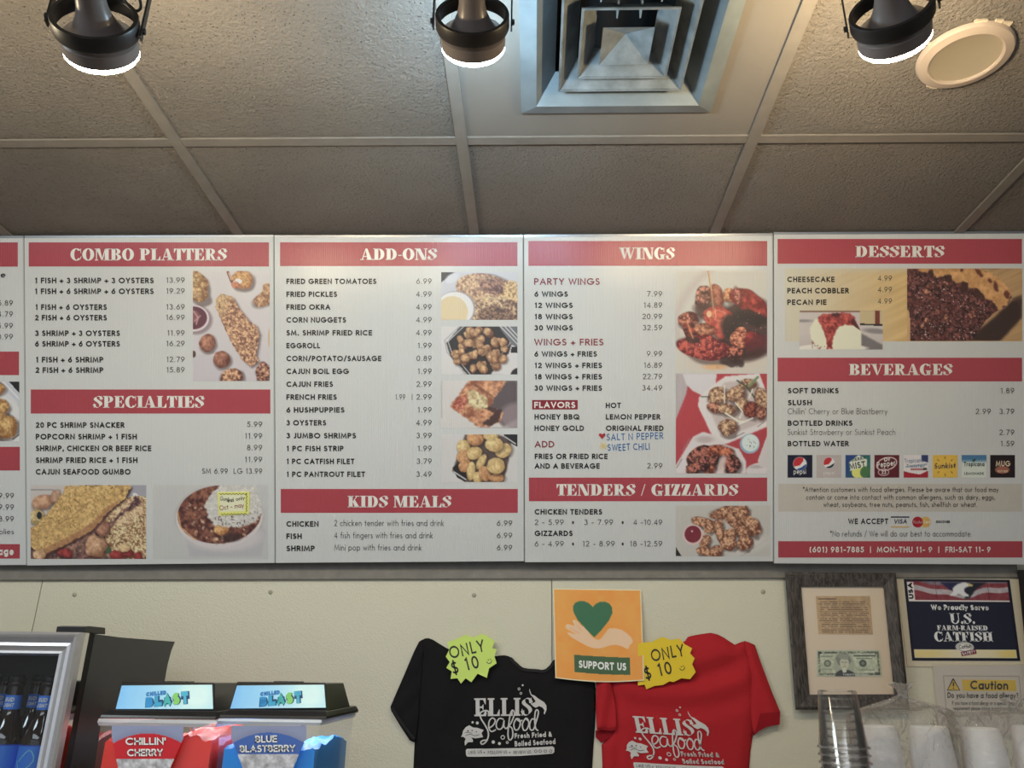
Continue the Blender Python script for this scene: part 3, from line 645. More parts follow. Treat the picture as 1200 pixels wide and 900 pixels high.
# board 0 (only its right edge shows)
band(0, -240, 284, 20.8, 312.5); band(0, -238, 412, 22.2, 439.6); band(0, -236, 523.6, 23.2, 551.4); band(0, -236, 637.6, 23.2, 654.6)
txt(0, 'ce', -5.5, 6.2, 325.3, 7.2, .16)
for s, y in (('6.89', 358.2), ('4.79', 371.2), ('6.99', 384.8), ('0.99', 397.7)): price(0, s, 15, y)
for s, y in (('9.99', 584), ('9.99', 597.4), ('8.99', 611.2)): price(0, s, 16.2, y)
txt(0, 'plies', -1, 16.2, 626, 6.2, .1, INKL); txt(0, 'age', -2, 16, 650.5, 9, .24, INKW)
# board 1
band(1, 33.6, 284, 315.2, 312.3); head(1, 'COMBO PLATTERS', 82.5, 265.7, 305.2, 14)
for s, x0, x1, y, p in (('1 FISH + 3 SHRIMP + 3 OYSTERS', 40.7, 180, 332, '13.99'), ('1 FISH + 6 SHRIMP + 6 OYSTERS', 40.7, 180, 344.6, '19.29'), ('1 FISH + 6 OYSTERS', 41.2, 125.2, 363.2, '13.69'), ('2 FISH + 6 OYSTERS', 41, 125.2, 375.6, '16.99'),
        ('3 SHRIMP + 3 OYSTERS', 41, 140.5, 393.8, '11.99'), ('6 SHRIMP + 6 OYSTERS', 41, 140.5, 406.2, '16.29'), ('1 FISH + 6 SHRIMP', 41.8, 121, 424.8, '12.79'), ('2 FISH + 6 SHRIMP', 41.6, 121, 437, '15.89')):
    txt(1, s, x0, x1, y); price(1, p, 216.3, y-.5)
band(1, 36, 456.4, 316.8, 484.6); head(1, 'SPECIALTIES', 109.5, 239.2, 477.8, 13.8)
for s, x1, y, p in (('20 PC SHRIMP SNACKER', 145.8, 501.4, '5.99'), ('POPCORN SHRIMP + 1 FISH', 160.3, 515, '11.99'), ('SHRIMP, CHICKEN OR BEEF RICE', 177.2, 528.7, '8.99'), ('SHRIMP FRIED RICE + 1 FISH', 161, 542.6, '11.99'), ('CAJUN SEAFOOD GUMBO', 153, 556.2, None)):
    txt(1, s, 41.9, x1, y)
    if p: price(1, p, 307.2, y-1)
price(1, 'SM 6.99  LG 13.99', 307.2, 555.2, x0=236.6)
# board 2
band(2, 328.2, 283.9, 606.3, 311.8); head(2, 'ADD-ONS', 422.5, 512, 304.6, 13.4)
L = [('FRIED GREEN TOMATOES', 441, '6.99'), ('FRIED PICKLES', 395, '4.99'), ('FRIED OKRA', 387, '4.99'), ('CORN NUGGETS', 405.5, '4.99'), ('SM. SHRIMP FRIED RICE', 436, '4.99'), ('EGGROLL', 375, '1.99'), ('CORN/POTATO/SAUSAGE', 446.8, '0.89'), ('CAJUN BOIL EGG', 408.8, '1.99'),
     ('CAJUN FRIES', 390.2, '2.99'), ('FRENCH FRIES', 394.6, '2.99'), ('6 HUSHPUPPIES', 403.7, '1.99'), ('3 OYSTERS', 382.2, '4.99'), ('3 JUMBO SHRIMPS', 417.2, '3.99'), ('1 PC FISH STRIP', 402.6, '1.99'), ('1 PC CATFISH FILET', 415.3, '3.79'), ('1 PC PANTROUT FILET', 427.8, '3.49')]
for k, (s, x1, p) in enumerate(L):
    y = 332.9+15.07*k; txt(2, s, 335.6, x1, y, 6.4); price(2, p, 505.8, y-.2)
price(2, '1.99   |', 483.2, 468.3, x0=463.2)
band(2, 329, 573, 606.8, 601); head(2, 'KIDS MEALS', 407.5, 528.8, 594.6, 13.6)
for a, b, x1, x2, y in (('CHICKEN', '2 chicken tender with fries and drink', 373.3, 520.2, 617.2), ('FISH', '4 fish fingers with fries and drink', 353.6, 507.2, 631.6), ('SHRIMP', 'Mini pop with fries and drink', 368.8, 494.2, 645.9)):
    txt(2, a, 335.6, x1, y, 6.5); txt(2, b, 391.8, x2, y-.8, 7.2, .10, INKL); price(2, '6.99', 600.2, y-1)
# board 3
band(3, 619.2, 282.4, 899, 311.5); head(3, 'WINGS', 725.8, 790.6, 303.8, 13.8)
txt(3, 'PARTY WINGS', 626, 702.8, 333.8, 7.8, .17, DARKRED); txt(3, 'WINGS + FRIES', 626, 707.2, 404.8, 7.8, .17, DARKRED)
for s, x1, y, p in (('6 WINGS', 665.5, 347.8, '7.99'), ('12 WINGS', 671.2, 361, '14.89'), ('18 WINGS', 671.2, 374.3, '20.99'), ('30 WINGS', 671.2, 387.4, '32.59'), ('6 WINGS + FRIES', 699.6, 418, '9.99'), ('12 WINGS + FRIES', 705.5, 431.4, '16.89'), ('18 WINGS + FRIES', 705.5, 444.7, '22.79'), ('30 WINGS + FRIES', 705.5, 458, '34.49')):
    txt(3, s, 626.2, x1, y, 6.4); price(3, p, 776, y-.3)
quad(MB(), [(623.6, 468.8), (677, 468.8), (677, 479.9), (623.6, 479.9)], bp, .0004).build('header_band', DARKRED, boards[3]); txt(3, 'FLAVORS', 626, 674.2, 478.1, 7.2, .22, INKW)
for s, x0, x1, y in (('HOT', 710, 727.6, 478.3), ('HONEY BBQ', 626.4, 679, 491.7), ('LEMON PEPPER', 710, 773.8, 491.7), ('HONEY GOLD', 626.4, 684.4, 505), ('ORIGINAL FRIED', 710, 777.6, 505), ('FRIES OR FRIED RICE', 626.6, 712, 538), ('AND A BEVERAGE', 626.6, 702.8, 549.3)): txt(3, s, x0, x1, y, 6.4)
txt(3, 'ADD', 626.6, 649.6, 524.4, 7.6, .17, DARKRED); price(3, '2.99', 776.2, 549)
letters('SALT N PEPPER', (710.8, 516.2), (777, 514.6), 8, bp, .0012, .14, .3, jitter=.05).build('handwriting', INKB, boards[3], fix=False)
letters('SWEET CHILI', (712.2, 528.6), (761.4, 527), 8, bp, .0012, .15, .3, jitter=.05).build('handwriting', INKB, boards[3], fix=False)
h = [(705.6, 514.6), (701.6, 510), (702.6, 507.8), (704.6, 508), (705.6, 509.4), (706.6, 508), (708.8, 507.8), (709.6, 510)]
m = MB(); m.poly([bp(x, y, .0012) for x, y in h]); m.build('drawn_heart', mat('marker_red', seen(150, 40, 45), .5), boards[3])
m = MB(); SUNM = mat('marker_yellow', seen(205, 180, 70), .5)
disc(707, 522.6, 2.2, 2.2, bp, .0012, m, 14, .5)
for k in range(8):
    t = R(45*k); ribbon([(707+3*math.cos(t), 522.6+3*math.sin(t)), (707+4.6*math.cos(t), 522.6+4.6*math.sin(t))], .9, bp, .0012, m, 1)
m.build('drawn_sun', SUNM, boards[3])
band(3, 619.8, 559.7, 899, 587.4); head(3, 'TENDERS / GIZZARDS', 652.6, 865, 580.9, 13.6)
txt(3, 'CHICKEN TENDERS', 626.5, 705.6, 603, 6.4); txt(3, 'GIZZARDS', 626.5, 671, 628.2, 6.4)
D = '\u2022'
for y, q in ((615.2, (('2 - 5.99', 626.6, 660.6), (D, 670.4, 672.6), ('3 - 7.99', 684.6, 718.4), (D, 728.6, 730.8), ('4 -10.49', 742.2, 776))), (640.4, (('6 - 4.99', 626.6, 660.6), (D, 670.4, 672.6), ('12 - 8.99', 682.4, 720.4), (D, 728.6, 730.8), ('18 -12.59', 738, 776)))):
    for s, x0, x1 in q: txt(3, s, x0, x1, y, 6.5, .5 if s == D else .11, INKL)
# board 4
band(4, 911.2, 280, 1197.6, 309); head(4, 'DESSERTS', 1002.5, 1106.6, 301.4, 13.4)
band(4, 911.2, 419.2, 1197.8, 447); head(4, 'BEVERAGES', 995, 1116, 439.6, 13.2)
for s, x1, y in (('CHEESECAKE', 978, 330.6), ('PEACH COBBLER', 994.8, 343.8), ('PECAN PIE', 968.5, 357.4)): txt(4, s, 922.6, x1, y, 6.4); price(4, '4.99', 1045.2, y-1.4, x0=1028.8)
for s, x1, y in (('SOFT DRINKS', 982.8, 461), ('SLUSH', 951.4, 475), ('BOTTLED DRINKS', 999, 499), ('BOTTLED WATER', 994.6, 523)): txt(4, s, 923.2, x1, y, 6.3)
txt(4, "Chillin' Cherry or Blue Blastberry", 923, 1039.8, 485.4, 7, .09, INKL); txt(4, 'Sunkist Strawberry or Sunkist Peach', 923, 1049, 509.7, 7, .09, INKL)
for s, x, y in (('1.89', 1188.6, 461), ('2.99', 1161.2, 485.3), ('3.79', 1188.6, 485.3), ('2.79', 1188.6, 509.8), ('1.59', 1188.6, 523)): price(4, s, x, y)
g = Pic(912, 567, 1198, 599.5, (177, 172, 165), 6); g.build('note_band', boards[4], bp, .0003)
for s, x0, x1, y in (('*Attention customers with food allergies. Please be aware that our food may', 941, 1170, 576.6), ('contain or come into contact with common allergens, such as dairy, eggs,', 944.8, 1166, 585.6), ('wheat, soybeans, tree nuts, peanuts, fish, shellfish or wheat.', 965, 1145.3, 594.2)): txt(4, s, x0, x1, y, 6, .12, INK)
txt(4, 'WE ACCEPT', 994, 1040.8, 614.2, 6.6, .2); txt(4, 'VISA', 1047.5, 1062.6, 613.6, 5.2, .2, mat('print_navy', seen(35, 38, 70), .4), slant=.15)
quad(MB(), [(1044, 605.2), (1065.6, 605.2), (1065.6, 606.6), (1044, 606.6)], bp, .0009).build('card_logo_bar', MATS['print_navy'], boards[4])
quad(MB(), [(1044, 616.7), (1065.6, 616.7), (1065.6, 618), (1044, 618)], bp, .0009).build('card_logo_bar', mat('print_gold', seen(195, 160, 90), .4), boards[4])
disc(1084.4, 611.8, 6.3, 6.3, bp, .0007, n=28).build('card_logo_circle', MATS['print_gold'], boards[4]); disc(1075.4, 611.8, 6.3, 6.3, bp, .0009, n=28).build('card_logo_circle', mat('print_red', seen(150, 30, 45), .4), boards[4])
txt(4, 'MasterCard', 1070, 1090, 613.4, 3.6, .16, INKW); txt(4, 'DISCOVER', 1097, 1113, 613, 3, .25, INK)
txt(4, '*No refunds / We will do our best to accommodate.', 973, 1139, 628.8, 6.8, .10, INKL)
band(4, 912, 634.2, 1198.2, 653.4); txt(4, '(601) 981-7885', 948.6, 1012.4, 647.4, 6.8, .2, INKW); txt(4, '|', 1019.6, 1020.6, 647.4, 6.8, .15, INKW); txt(4, 'MON-THU 11- 9', 1027.6, 1092.4, 647.4, 6.8, .2, INKW); txt(4, '|', 1099.6, 1100.6, 647.4, 6.8, .15, INKW); txt(4, 'FRI-SAT 11- 9', 1107.8, 1160.8, 647.4, 6.8, .2, INKW)

# ---- printed food photographs
CR = dict(lo=(124, 76, 54), hi=(220, 176, 128)); NUG = dict(lo=(96, 48, 38), hi=(205, 140, 112))
# fried fish platter (combo)
p = Pic(226, 317.5, 316, 446.5, (196, 191, 194))
p.put(np.clip((p.Y-330)/120, 0, 1), (186, 178, 188), .8); p.put(p.P([(226, 414), (262, 420), (258, 447), (226, 447)]), (180, 176, 186), .5)
p.blob(231, 336, 13, 19, -20, seed=1, sc=4, lo=(120, 74, 45), hi=(222, 186, 130)); p.blob(229, 329, 8, 8, 0, seed=2, sc=3, lo=(140, 95, 55), hi=(226, 200, 140), sh=0)
p.blob(284, 328, 13, 11, 0, seed=3, sc=2.5, irr=.08, lo=(150, 90, 55), hi=(225, 180, 110)); p.put(p.E(279.5, 329.5, 4.2, 3.0, 10), (214, 210, 212)); p.line([(281, 329), (273, 331)], 2.5, (214, 210, 212))
p.line([(267, 319), (271, 329), (274, 334)], 3, (120, 60, 55)); p.line([(268, 320), (271, 328)], 1.2, (225, 180, 150)); p.blob(276, 334, 5, 4, 20, seed=3, lo=(160, 80, 60), hi=(220, 150, 110), sh=0)
p.blob(309, 350, 14, 8, -22, seed=4, sc=3, **CR); p.blob(313, 341, 6, 9, 0, seed=5, sc=3, sh=0, **CR)
F = [(253, 350), (259, 344), (266, 346), (273, 348), (280, 361), (293, 377), (300, 381), (304, 391), (302, 405), (300, 417), (303, 424), (298, 427), (293, 430), (283, 421), (271, 401), (261, 380), (253, 360)]
p.put(p.P([(x+2.5, y+2) for x, y in F], 4), (60, 40, 45), .6)
fm = p.P(F, 0, .8); n = fbm(p.X, p.Y, 2.2, 3); p.tex(fm, (120, 72, 60), (225, 178, 132), 2.3, 6, 2.0); p.put(fm*np.clip((272-p.X-(p.Y-350)*.55)/14+.4, 0, 1), (205, 180, 125), .55); p.specks(fm, (96, 52, 44), .5, 1.8, 4, .8)
p.line([(279, 392), (287, 410)], .9, (100, 55, 45), .7)
p.put(p.E(230, 375, 19, 17, 0, soft=3), (70, 40, 50), .45); p.put(p.E(227, 373, 18, 15.5), (205, 190, 200)); p.put(p.E(227, 372.5, 15.6, 13.4), (92, 42, 58)); p.put(p.E(225, 371, 9, 8), (128, 72, 80)); p.line([(227, 365), (232, 372), (230, 380)], 1.6, (190, 150, 150), .8); p.line([(228, 376), (235, 370)], 1.4, (180, 140, 145), .8)
p.blob(243, 402, 9.5, 10.5, 10, seed=6, sc=4, irr=.07, con=.9, **NUG); p.blob(259.5, 421, 9.8, 10, 0, seed=7, sc=4, irr=.07, con=.9, **NUG)
p.blob(271.5, 442, 13.5, 10, 0, seed=8, sc=3, lo=(95, 48, 38), hi=(222, 170, 128), con=2); p.blob(308, 438, 8.5, 13.5, 0, seed=9, sc=3, lo=(80, 36, 34), hi=(215, 160, 125), con=2); p.put(p.E(227, 415, 2.5, 4), (80, 52, 45)); p.put(p.E(317, 396, 3, 12), (190, 160, 120))
p.build('food_photo', boards[1], bp, .0006)
# catfish over rice
p = Pic(36, 568.5, 171.2, 655, (140, 105, 95))
p.tex(np.ones_like(p.X), (70, 44, 48), (176, 128, 104), 7, 1, 1.8); p.put(p.P([(36, 568), (100, 568), (60, 600), (36, 625)]), (188, 180, 178)); p.line([(36, 574), (62, 574)], 1, (110, 110, 115))
p.blob(50, 588, 14, 8, -15, lo=(150, 95, 70), hi=(225, 180, 140), seed=2, sc=5, con=.8); p.blob(65, 582, 6, 8, 10, lo=(140, 95, 75), hi=(222, 182, 145), seed=3, sc=5, con=.8); p.blob(43, 606, 9, 9, 0, lo=(150, 120, 70), hi=(225, 200, 140), seed=4)
p.put(p.E(46, 604, 3, 4.4), (35, 38, 44)); p.put(p.E(160, 574, 22, 14, 30, soft=4), (150, 148, 162)); p.line([(158, 580), (172, 592)], 5, (212, 210, 214))
rm = p.E(166, 622, 44, 40, 0, .1, 3); p.tex(rm, (120, 78, 50), (238, 208, 158), 1.9, 5, 2.4); p.tex(p.E(150, 600, 22, 12, -40, .2, 5), (150, 110, 84), (235, 200, 155), 2.2, 2, 2)
rnd = random.Random(4)
for k in range(90):
    x, y, a = rnd.uniform(128, 171), rnd.uniform(590, 652), rnd.uniform(0, 3.1); p.line([(x-2*math.cos(a), y-2*math.sin(a)), (x+2*math.cos(a), y+2*math.sin(a))], 1.1, rnd.choice([(240, 218, 172), (225, 190, 140), (130, 80, 52)]), .85)
p.tex(p.P([(90, 655), (110, 628), (150, 594), (160, 580), (166, 590), (140, 606), (120, 630), (112, 655)], 1, 1.5, 2), (60, 36, 42), (150, 100, 92), 4, 4, 1.8)
p.blob(112, 640, 13, 13, 0, lo=(140, 88, 60), hi=(232, 188, 148), seed=5, sc=4, con=.9); p.blob(120, 620, 8, 9, 20, lo=(120, 70, 55), hi=(205, 150, 118), seed=6, sc=4, con=.9)
for x, y, rx in ((77, 648, 9), (137, 651, 9), (150, 648, 6), (162, 652, 5)): p.blob(x, y, rx, 5.5, 10, lo=(100, 28, 32), hi=(196, 66, 60), seed=int(x), sc=4, con=.9)
p.put(p.E(127, 645, 3.5, 4), (58, 86, 60)); p.blob(146, 642, 6, 5, 0, lo=(190, 150, 100), hi=(238, 208, 160), seed=8)
F = [(36, 618), (48, 612), (56, 600), (64, 592), (72, 580), (78, 569), (155, 568), (150, 578), (146, 584), (138, 590), (126, 600), (112, 618), (100, 626), (84, 634), (72, 640), (60, 646), (50, 651), (42, 645), (36, 640)]
p.put(p.P([(x+1, y+3) for x, y in F], 3), (50, 28, 32), .8); fm = p.P(F, 0, 1.2, 4); p.tex(fm, (176, 132, 76), (222, 184, 112), 2.4, 6, 1.9)
p.specks(fm, (120, 84, 44), .42, 1.7, 5, .75); p.put(p.P([(x, y) for x, y in [(52, 651), (72, 641), (100, 627), (112, 619), (126, 601), (138, 591), (140, 585), (122, 597), (108, 612), (96, 620), (70, 634), (48, 644)]], 2), (150, 88, 62), .55)
p.line([(92, 606), (78, 608), (70, 614)], 1.4, (150, 104, 56), .6); p.line([(100, 592), (90, 600), (84, 606)], 1.4, (140, 100, 56), .6); p.blob(46, 650, 8, 6, 0, lo=(170, 120, 80), hi=(230, 190, 150), seed=9, sc=4)
p.build('food_photo', boards[1], bp, .0006)
# gumbo bowl
p = Pic(179.5, 568.5, 314, 655, (184, 184, 184))
p.put(np.clip((p.X-200)/120, 0, 1), (176, 177, 180), .6); p.put(p.P([(218, 630), (222, 652), (306, 652), (312, 625), (300, 600)], 3), (172, 170, 176), .9)
p.put(p.E(257, 606, 52, 36, 0, soft=4), (160, 150, 152), .55); p.put(p.E(257, 606, 50.5, 36.5, -4), (206, 196, 196)); p.put(p.E(262, 628, 44, 18, 0, soft=5), (196, 188, 192), .8)
gm = p.E(257, 603, 49, 34, -4); p.tex(gm, (70, 32, 32), (150, 92, 70), 5, 2, 1.9)
rnd = random.Random(8)
for k in range(75):
    a, r_ = rnd.uniform(0, 6.3), rnd.uniform(.2, .93)**.6; x, y = 257+47*r_*math.cos(a), 604+32*r_*math.sin(a)
    if x < 250 or y > 610: p.blob(x, y, rnd.uniform(1.5, 4.5), rnd.uniform(1.2, 3), rnd.uniform(0, 180), lo=rnd.choice([(90, 40, 36), (130, 80, 55)]), hi=rnd.choice([(200, 150, 120), (222, 190, 160), (150, 80, 60)]), seed=k, sh=.2)
p.line([(208, 600), (212, 618), (228, 632)], 1.6, (215, 165, 110), .8); p.blob(259, 621, 9, 6, 0, lo=(160, 96, 52), hi=(226, 176, 110), seed=3); p.put(p.E(272, 630, 12, 5, -8, soft=3), (50, 32, 34), .8)
rm = p.P([(256, 569), (244, 582), (240, 592), (244, 606), (252, 616), (276, 618), (294, 614), (308, 602), (306, 592), (300, 568)], 1, 2, 3); p.tex(rm, (176, 172, 168), (214, 212, 208), 2, 3, 1.2)
p.specks(p.P([(248, 606), (262, 604), (296, 600), (308, 596), (306, 606), (292, 616), (262, 620)], 1), (90, 70, 68), .55, 1.7, 2, .8); p.put(p.P([(300, 568), (320, 568), (320, 596), (308, 592), (303, 580)]), (182, 183, 184))
p.build('food_photo', boards[1], bp, .0006)
st = MB(); Q = [(254.5, 576.8), (292.6, 576.2), (291.6, 602.6), (256.5, 604.6)]
st.hexa([bp(x, y, .0008) for x, y in Q], [bp(x, y, .0022) for x, y in Q]); sticker = st.build('sticker', mat('sticker_yellow', seen(216, 208, 120), .6), boards[1])
quad(MB(), [(257, 580), (287, 579.6), (286.6, 598.6), (258.5, 600)], bp, .0025).build('sticker_face', mat('sticker_cream', seen(214, 210, 180), .6), sticker)
letters('Gumbo', (257.5, 586.4), (272, 588.4), 5, bp, .0028, .14, .2).build('handwriting', INK, sticker, fix=False); letters('ind only', (267, 589), (287, 585), 4.2, bp, .0028, .14, .2).build('handwriting', INK, sticker, fix=False)
letters('Oct - may', (257.5, 598.2), (286, 594.4), 5.6, bp, .0028, .13, .2).build('handwriting', DARKRED, sticker, fix=False)
m = MB(); ribbon([(257+2*i, 578.2+(i % 2)*1.4) for i in range(17)], .6, bp, .0028, m, 1); ribbon([(289.6-(i % 2)*1.4, 578+2*i) for i in range(12)], .6, bp, .0028, m, 1); ribbon([(259+2*i, 602+(i % 2)*1.4-.04*i) for i in range(16)], .6, bp, .0028, m, 1); m.build('zigzag_border', INK, sticker, fix=False)
# chicken box at the cut edge
p = Pic(-60, 447.2, 22.6, 517, (186, 188, 200)); p.put(p.P([(10, 447), (23, 447), (23, 461)]), (28, 28, 30)); p.line([(2, 446), (23, 468)], 1.6, (215, 216, 222)); p.line([(6, 462), (22, 476)], 1.2, (160, 165, 180))
p.put(p.E(-8, 500, 36, 44, 0, soft=3), (214, 212, 212), .7)
for x, y, a, b in ((-4, 455, 10, 8), (0, 477, 10, 10), (-30, 470, 18, 14), (-40, 500, 18, 14), (4, 499, 17, 14), (-14, 512, 14, 10)): p.blob(x, y, a, b, 10, lo=(140, 88, 45), hi=(230, 186, 116), seed=int(x) % 7, sc=3)
p.line([(15, 515), (23, 509)], 1.2, (40, 40, 44)); p.build('food_photo', boards[0], bp, .0006)
# fried green tomatoes
p = Pic(517, 319, 606.3, 374.8, (186, 188, 200)); p.put(p.P([(517, 319), (533, 319), (517, 331)]), (45, 42, 45)); p.put(p.E(530, 326, 9, 5, -30, soft=2), (200, 202, 214))
p.blob(566, 338, 32, 18, 6, seed=1, sc=2.4, lo=(124, 82, 70), hi=(218, 182, 140), con=2.0, irr=.05, shade=.3); p.blob(598, 347, 14, 18, 0, seed=2, sc=2.4, lo=(130, 90, 60), hi=(222, 188, 134), con=2.2, irr=.05, shade=.3); p.blob(575, 336, 14, 8, 20, seed=5, sc=2.2, lo=(80, 46, 48), hi=(190, 140, 110), sh=0, con=2.2)
p.blob(580, 368, 28, 21, 0, seed=3, sc=2.4, lo=(92, 58, 54), hi=(214, 182, 138), con=2.1, irr=.04, shade=.3); p.tex(p.E(578, 370, 18, 11, 0, soft=3), (66, 44, 44), (160, 120, 92), 2, 4, 2); p.put(p.E(580, 349.5, 26, 2, 0, soft=1.5), (230, 204, 150), .5)
p.put(p.E(534, 362, 23, 21), (150, 140, 150)); p.put(p.E(533, 362, 22, 20), (216, 212, 220)); p.put(p.E(530, 366, 18.5, 19), (210, 190, 150)); p.build('food_photo', boards[2], bp, .0006)
# fried okra box
p = Pic(517, 382.6, 606.3, 438.8, (200, 197, 200)); p.put(p.P([(540, 382), (590, 382), (600, 402), (596, 414), (580, 432), (574, 440), (549, 440), (528, 418), (523, 402)], 1), (44, 40, 44))
p.line([(544, 382), (525, 400), (529, 412), (552, 440)], 1, (190, 190, 196)); p.line([(539, 382), (521, 399), (524, 413), (546, 440)], 1, (150, 150, 156)); p.line([(592, 383), (598, 402), (580, 425)], 1, (170, 170, 176)); p.put(p.P([(584, 382), (607, 382), (607, 408), (600, 404)]), (100, 102, 110))
for d in (0, 5, 10): p.line([(586+d, 382), (607, 404-d)], 1.1, (200, 200, 206))
p.put(p.E(608, 441, 10, 10), (40, 38, 42)); p.put(p.P([(600, 406), (607, 406), (607, 414), (598, 413)]), (34, 32, 36)); rnd = random.Random(6)
for k in range(62):
    a, r_ = rnd.uniform(0, 6.28), math.sqrt(rnd.random()); x, y = 562+30*r_*math.cos(a)-4*r_*math.sin(a), 410+25*r_*math.sin(a)+3*r_*math.cos(a)
    if 1: p.blob(x, y, rnd.uniform(4, 6), rnd.uniform(3.6, 5.2), rnd.uniform(0, 180), lo=(120, 70, 48), hi=(232, 194, 140), seed=k, sc=4, con=.9, irr=.1)
p.build('food_photo', boards[2], bp, .0006)
# egg rolls
p = Pic(517, 446, 606.3, 501.6, (198, 194, 194)); p.put(p.P([(560, 446), (607, 446), (607, 490), (590, 500), (570, 480)], 5), (72, 60, 66), .9); p.put(p.E(606, 488, 20, 16, 0, soft=6), (140, 122, 130), .8)
p.tex(p.P([(528, 476), (536, 464), (542, 456), (550, 446), (594, 446), (580, 466), (574, 478), (590, 482), (588, 492), (572, 501), (560, 500), (546, 490), (534, 482)], 1, 1, 2), (140, 76, 52), (222, 160, 116), 6, 3, 1.6)
p.put(p.P([(560, 474), (588, 480), (584, 494), (574, 500), (566, 496), (580, 484)], 1, 1), (58, 38, 40), .9); p.tex(p.P([(548, 457), (556, 456), (572, 468), (572, 478), (560, 480), (549, 474)], 1, 1.2, 4), (160, 130, 90), (226, 212, 166), 3, 5, 1.8); p.tex(p.P([(529, 477), (536, 466), (546, 462), (546, 474), (540, 482)], 1, 1, 5), (140, 56, 42), (215, 130, 104), 2.5, 6, 2)
p.line([(552, 448), (576, 464)], 3, (110, 56, 42), .6); p.specks(p.P([(574, 446), (596, 446), (578, 468)]), (200, 170, 150), .3, 2, 3, .6); p.build('food_photo', boards[2], bp, .0006)
# fried pickles / squash
p = Pic(517, 509, 606.3, 565, (197, 194, 196)); p.put(p.P([(545, 509), (600, 512), (596, 540), (590, 565), (545, 565), (530, 552), (538, 530)], 2), (70, 52, 50), .9); p.put(p.P([(590, 509), (607, 509), (607, 524), (596, 518)]), (34, 32, 36)); p.line([(592, 512), (604, 520)], 1.4, (190, 190, 196)); p.put(p.P([(530, 548), (540, 540), (548, 560), (546, 565), (536, 560)]), (32, 30, 34)); p.line([(532, 553), (546, 562)], 1.5, (190, 190, 196))
for x, y, a, b, an, t in ((543, 523, 8, 8, 10, 0), (557, 514, 10, 8.5, 10, 1), (575, 511, 9, 5, 0, 0), (590, 528, 10, 8, -30, 0), (579, 521, 10.5, 8.5, 5, 0), (544, 535, 8, 9, 80, 1), (556, 531, 9, 7.5, -20, 0), (545, 546, 7, 8, 60, 1), (564, 541, 10, 4.5, -60, 0), (552, 552, 5, 11, 5, 0), (560, 560, 6, 7, 0, 0), (568, 555, 7, 9, -15, 1), (582, 560, 9, 5, 0, 1), (581, 546, 10.5, 9.5, 0, 0)):
    p.blob(x, y, a, b, an, lo=(150, 92, 56) if t else (170, 132, 78), hi=(225, 172, 116) if t else (232, 208, 146), seed=int(x*3), sc=3, con=.9, irr=.05, shade=.35)
p.build('food_photo', boards[2], bp, .0006)
# glazed wings
p = Pic(791.5, 317, 899, 437, (192, 190, 184)); p.put(p.E(868, 362, 86, 62, -30, soft=8)-p.E(872, 362, 80, 56, -30, soft=6), (176, 158, 158), .5); p.put(p.E(850, 425, 50, 14, 0, soft=8), (200, 184, 172), .5)
WG = dict(lo=(58, 22, 24), hi=(190, 72, 58), con=2.0)
p.put(p.E(872, 385, 34, 34, 10, .1, soft=6), (54, 30, 30), .9)
p.blob(825, 348, 10, 15, 10, seed=1, sc=4, lo=(70, 34, 30), hi=(206, 130, 108), con=2.2); p.blob(840, 346, 8, 14, -20, seed=2, sc=5, lo=(110, 48, 38), hi=(190, 110, 84)); p.blob(855, 346, 8, 8, 0, seed=3, lo=(120, 60, 40), hi=(225, 160, 110)); p.blob(878, 354, 26, 12, 32, seed=4, sc=6, lo=(110, 24, 26), hi=(188, 62, 50), con=1.7); p.blob(864, 347, 4, 12, -10, seed=6, lo=(90, 30, 30), hi=(216, 130, 110))
p.blob(806, 374, 13, 9, -15, seed=5, sc=4, lo=(80, 30, 28), hi=(216, 130, 100), con=2.2); p.blob(812, 392, 16, 8, 50, seed=6, sc=5, **WG); p.blob(827, 386, 14, 8, 10, seed=7, sc=4, lo=(110, 50, 36), hi=(218, 150, 112)); p.put(p.E(830, 366, 18, 10, 20, soft=4), (70, 40, 38), .8)
p.blob(843, 372, 18, 12, 15, seed=8, sc=7, lo=(150, 44, 40), hi=(212, 92, 72), con=1.3, irr=.12); p.blob(845, 385, 8, 12, 0, seed=8, sc=6, lo=(140, 44, 42), hi=(212, 96, 76), con=1.1, sh=.2); p.put(p.E(843, 370, 9, 7, 20, soft=2)-p.E(843, 370, 6.5, 5, 20, soft=2), (240, 150, 120), .5); p.put(p.E(831, 368, 3, 4), (235, 205, 150), .8)
p.put(p.E(858, 384, 13, 17, -20, .15, 3, soft=4), (44, 34, 34), .95); p.put(p.E(880, 372, 20, 8, 20, .2, 2, soft=3), (44, 32, 32), .9)
p.blob(826, 408, 32, 15, 12, seed=9, sc=3.4, lo=(96, 22, 28), hi=(198, 80, 66), con=2.4); p.specks(p.E(825, 406, 26, 10, 12), (240, 190, 176), .28, 2, 3, .8); p.put(p.E(812, 398, 8, 4, 10, .2, 2), (50, 34, 34), .8)
p.blob(868, 396, 12, 12, 0, seed=10, sc=3, lo=(110, 40, 34), hi=(228, 150, 112), con=2.2); p.blob(883, 398, 11, 9, 20, seed=11, sc=5, lo=(96, 22, 28), hi=(176, 56, 52)); p.put(p.E(889, 405, 16, 12, -30, .1, 3, soft=3), (92, 34, 40), .85); p.blob(862, 415, 10, 9, 0, seed=12, sc=3, lo=(60, 24, 26), hi=(214, 120, 90), con=2.4); p.put(p.E(858, 424, 14, 6, 8, .2, soft=2), (46, 28, 28), .8); p.put(p.E(884, 416, 20, 6, -18, soft=4), (60, 38, 36), .8)
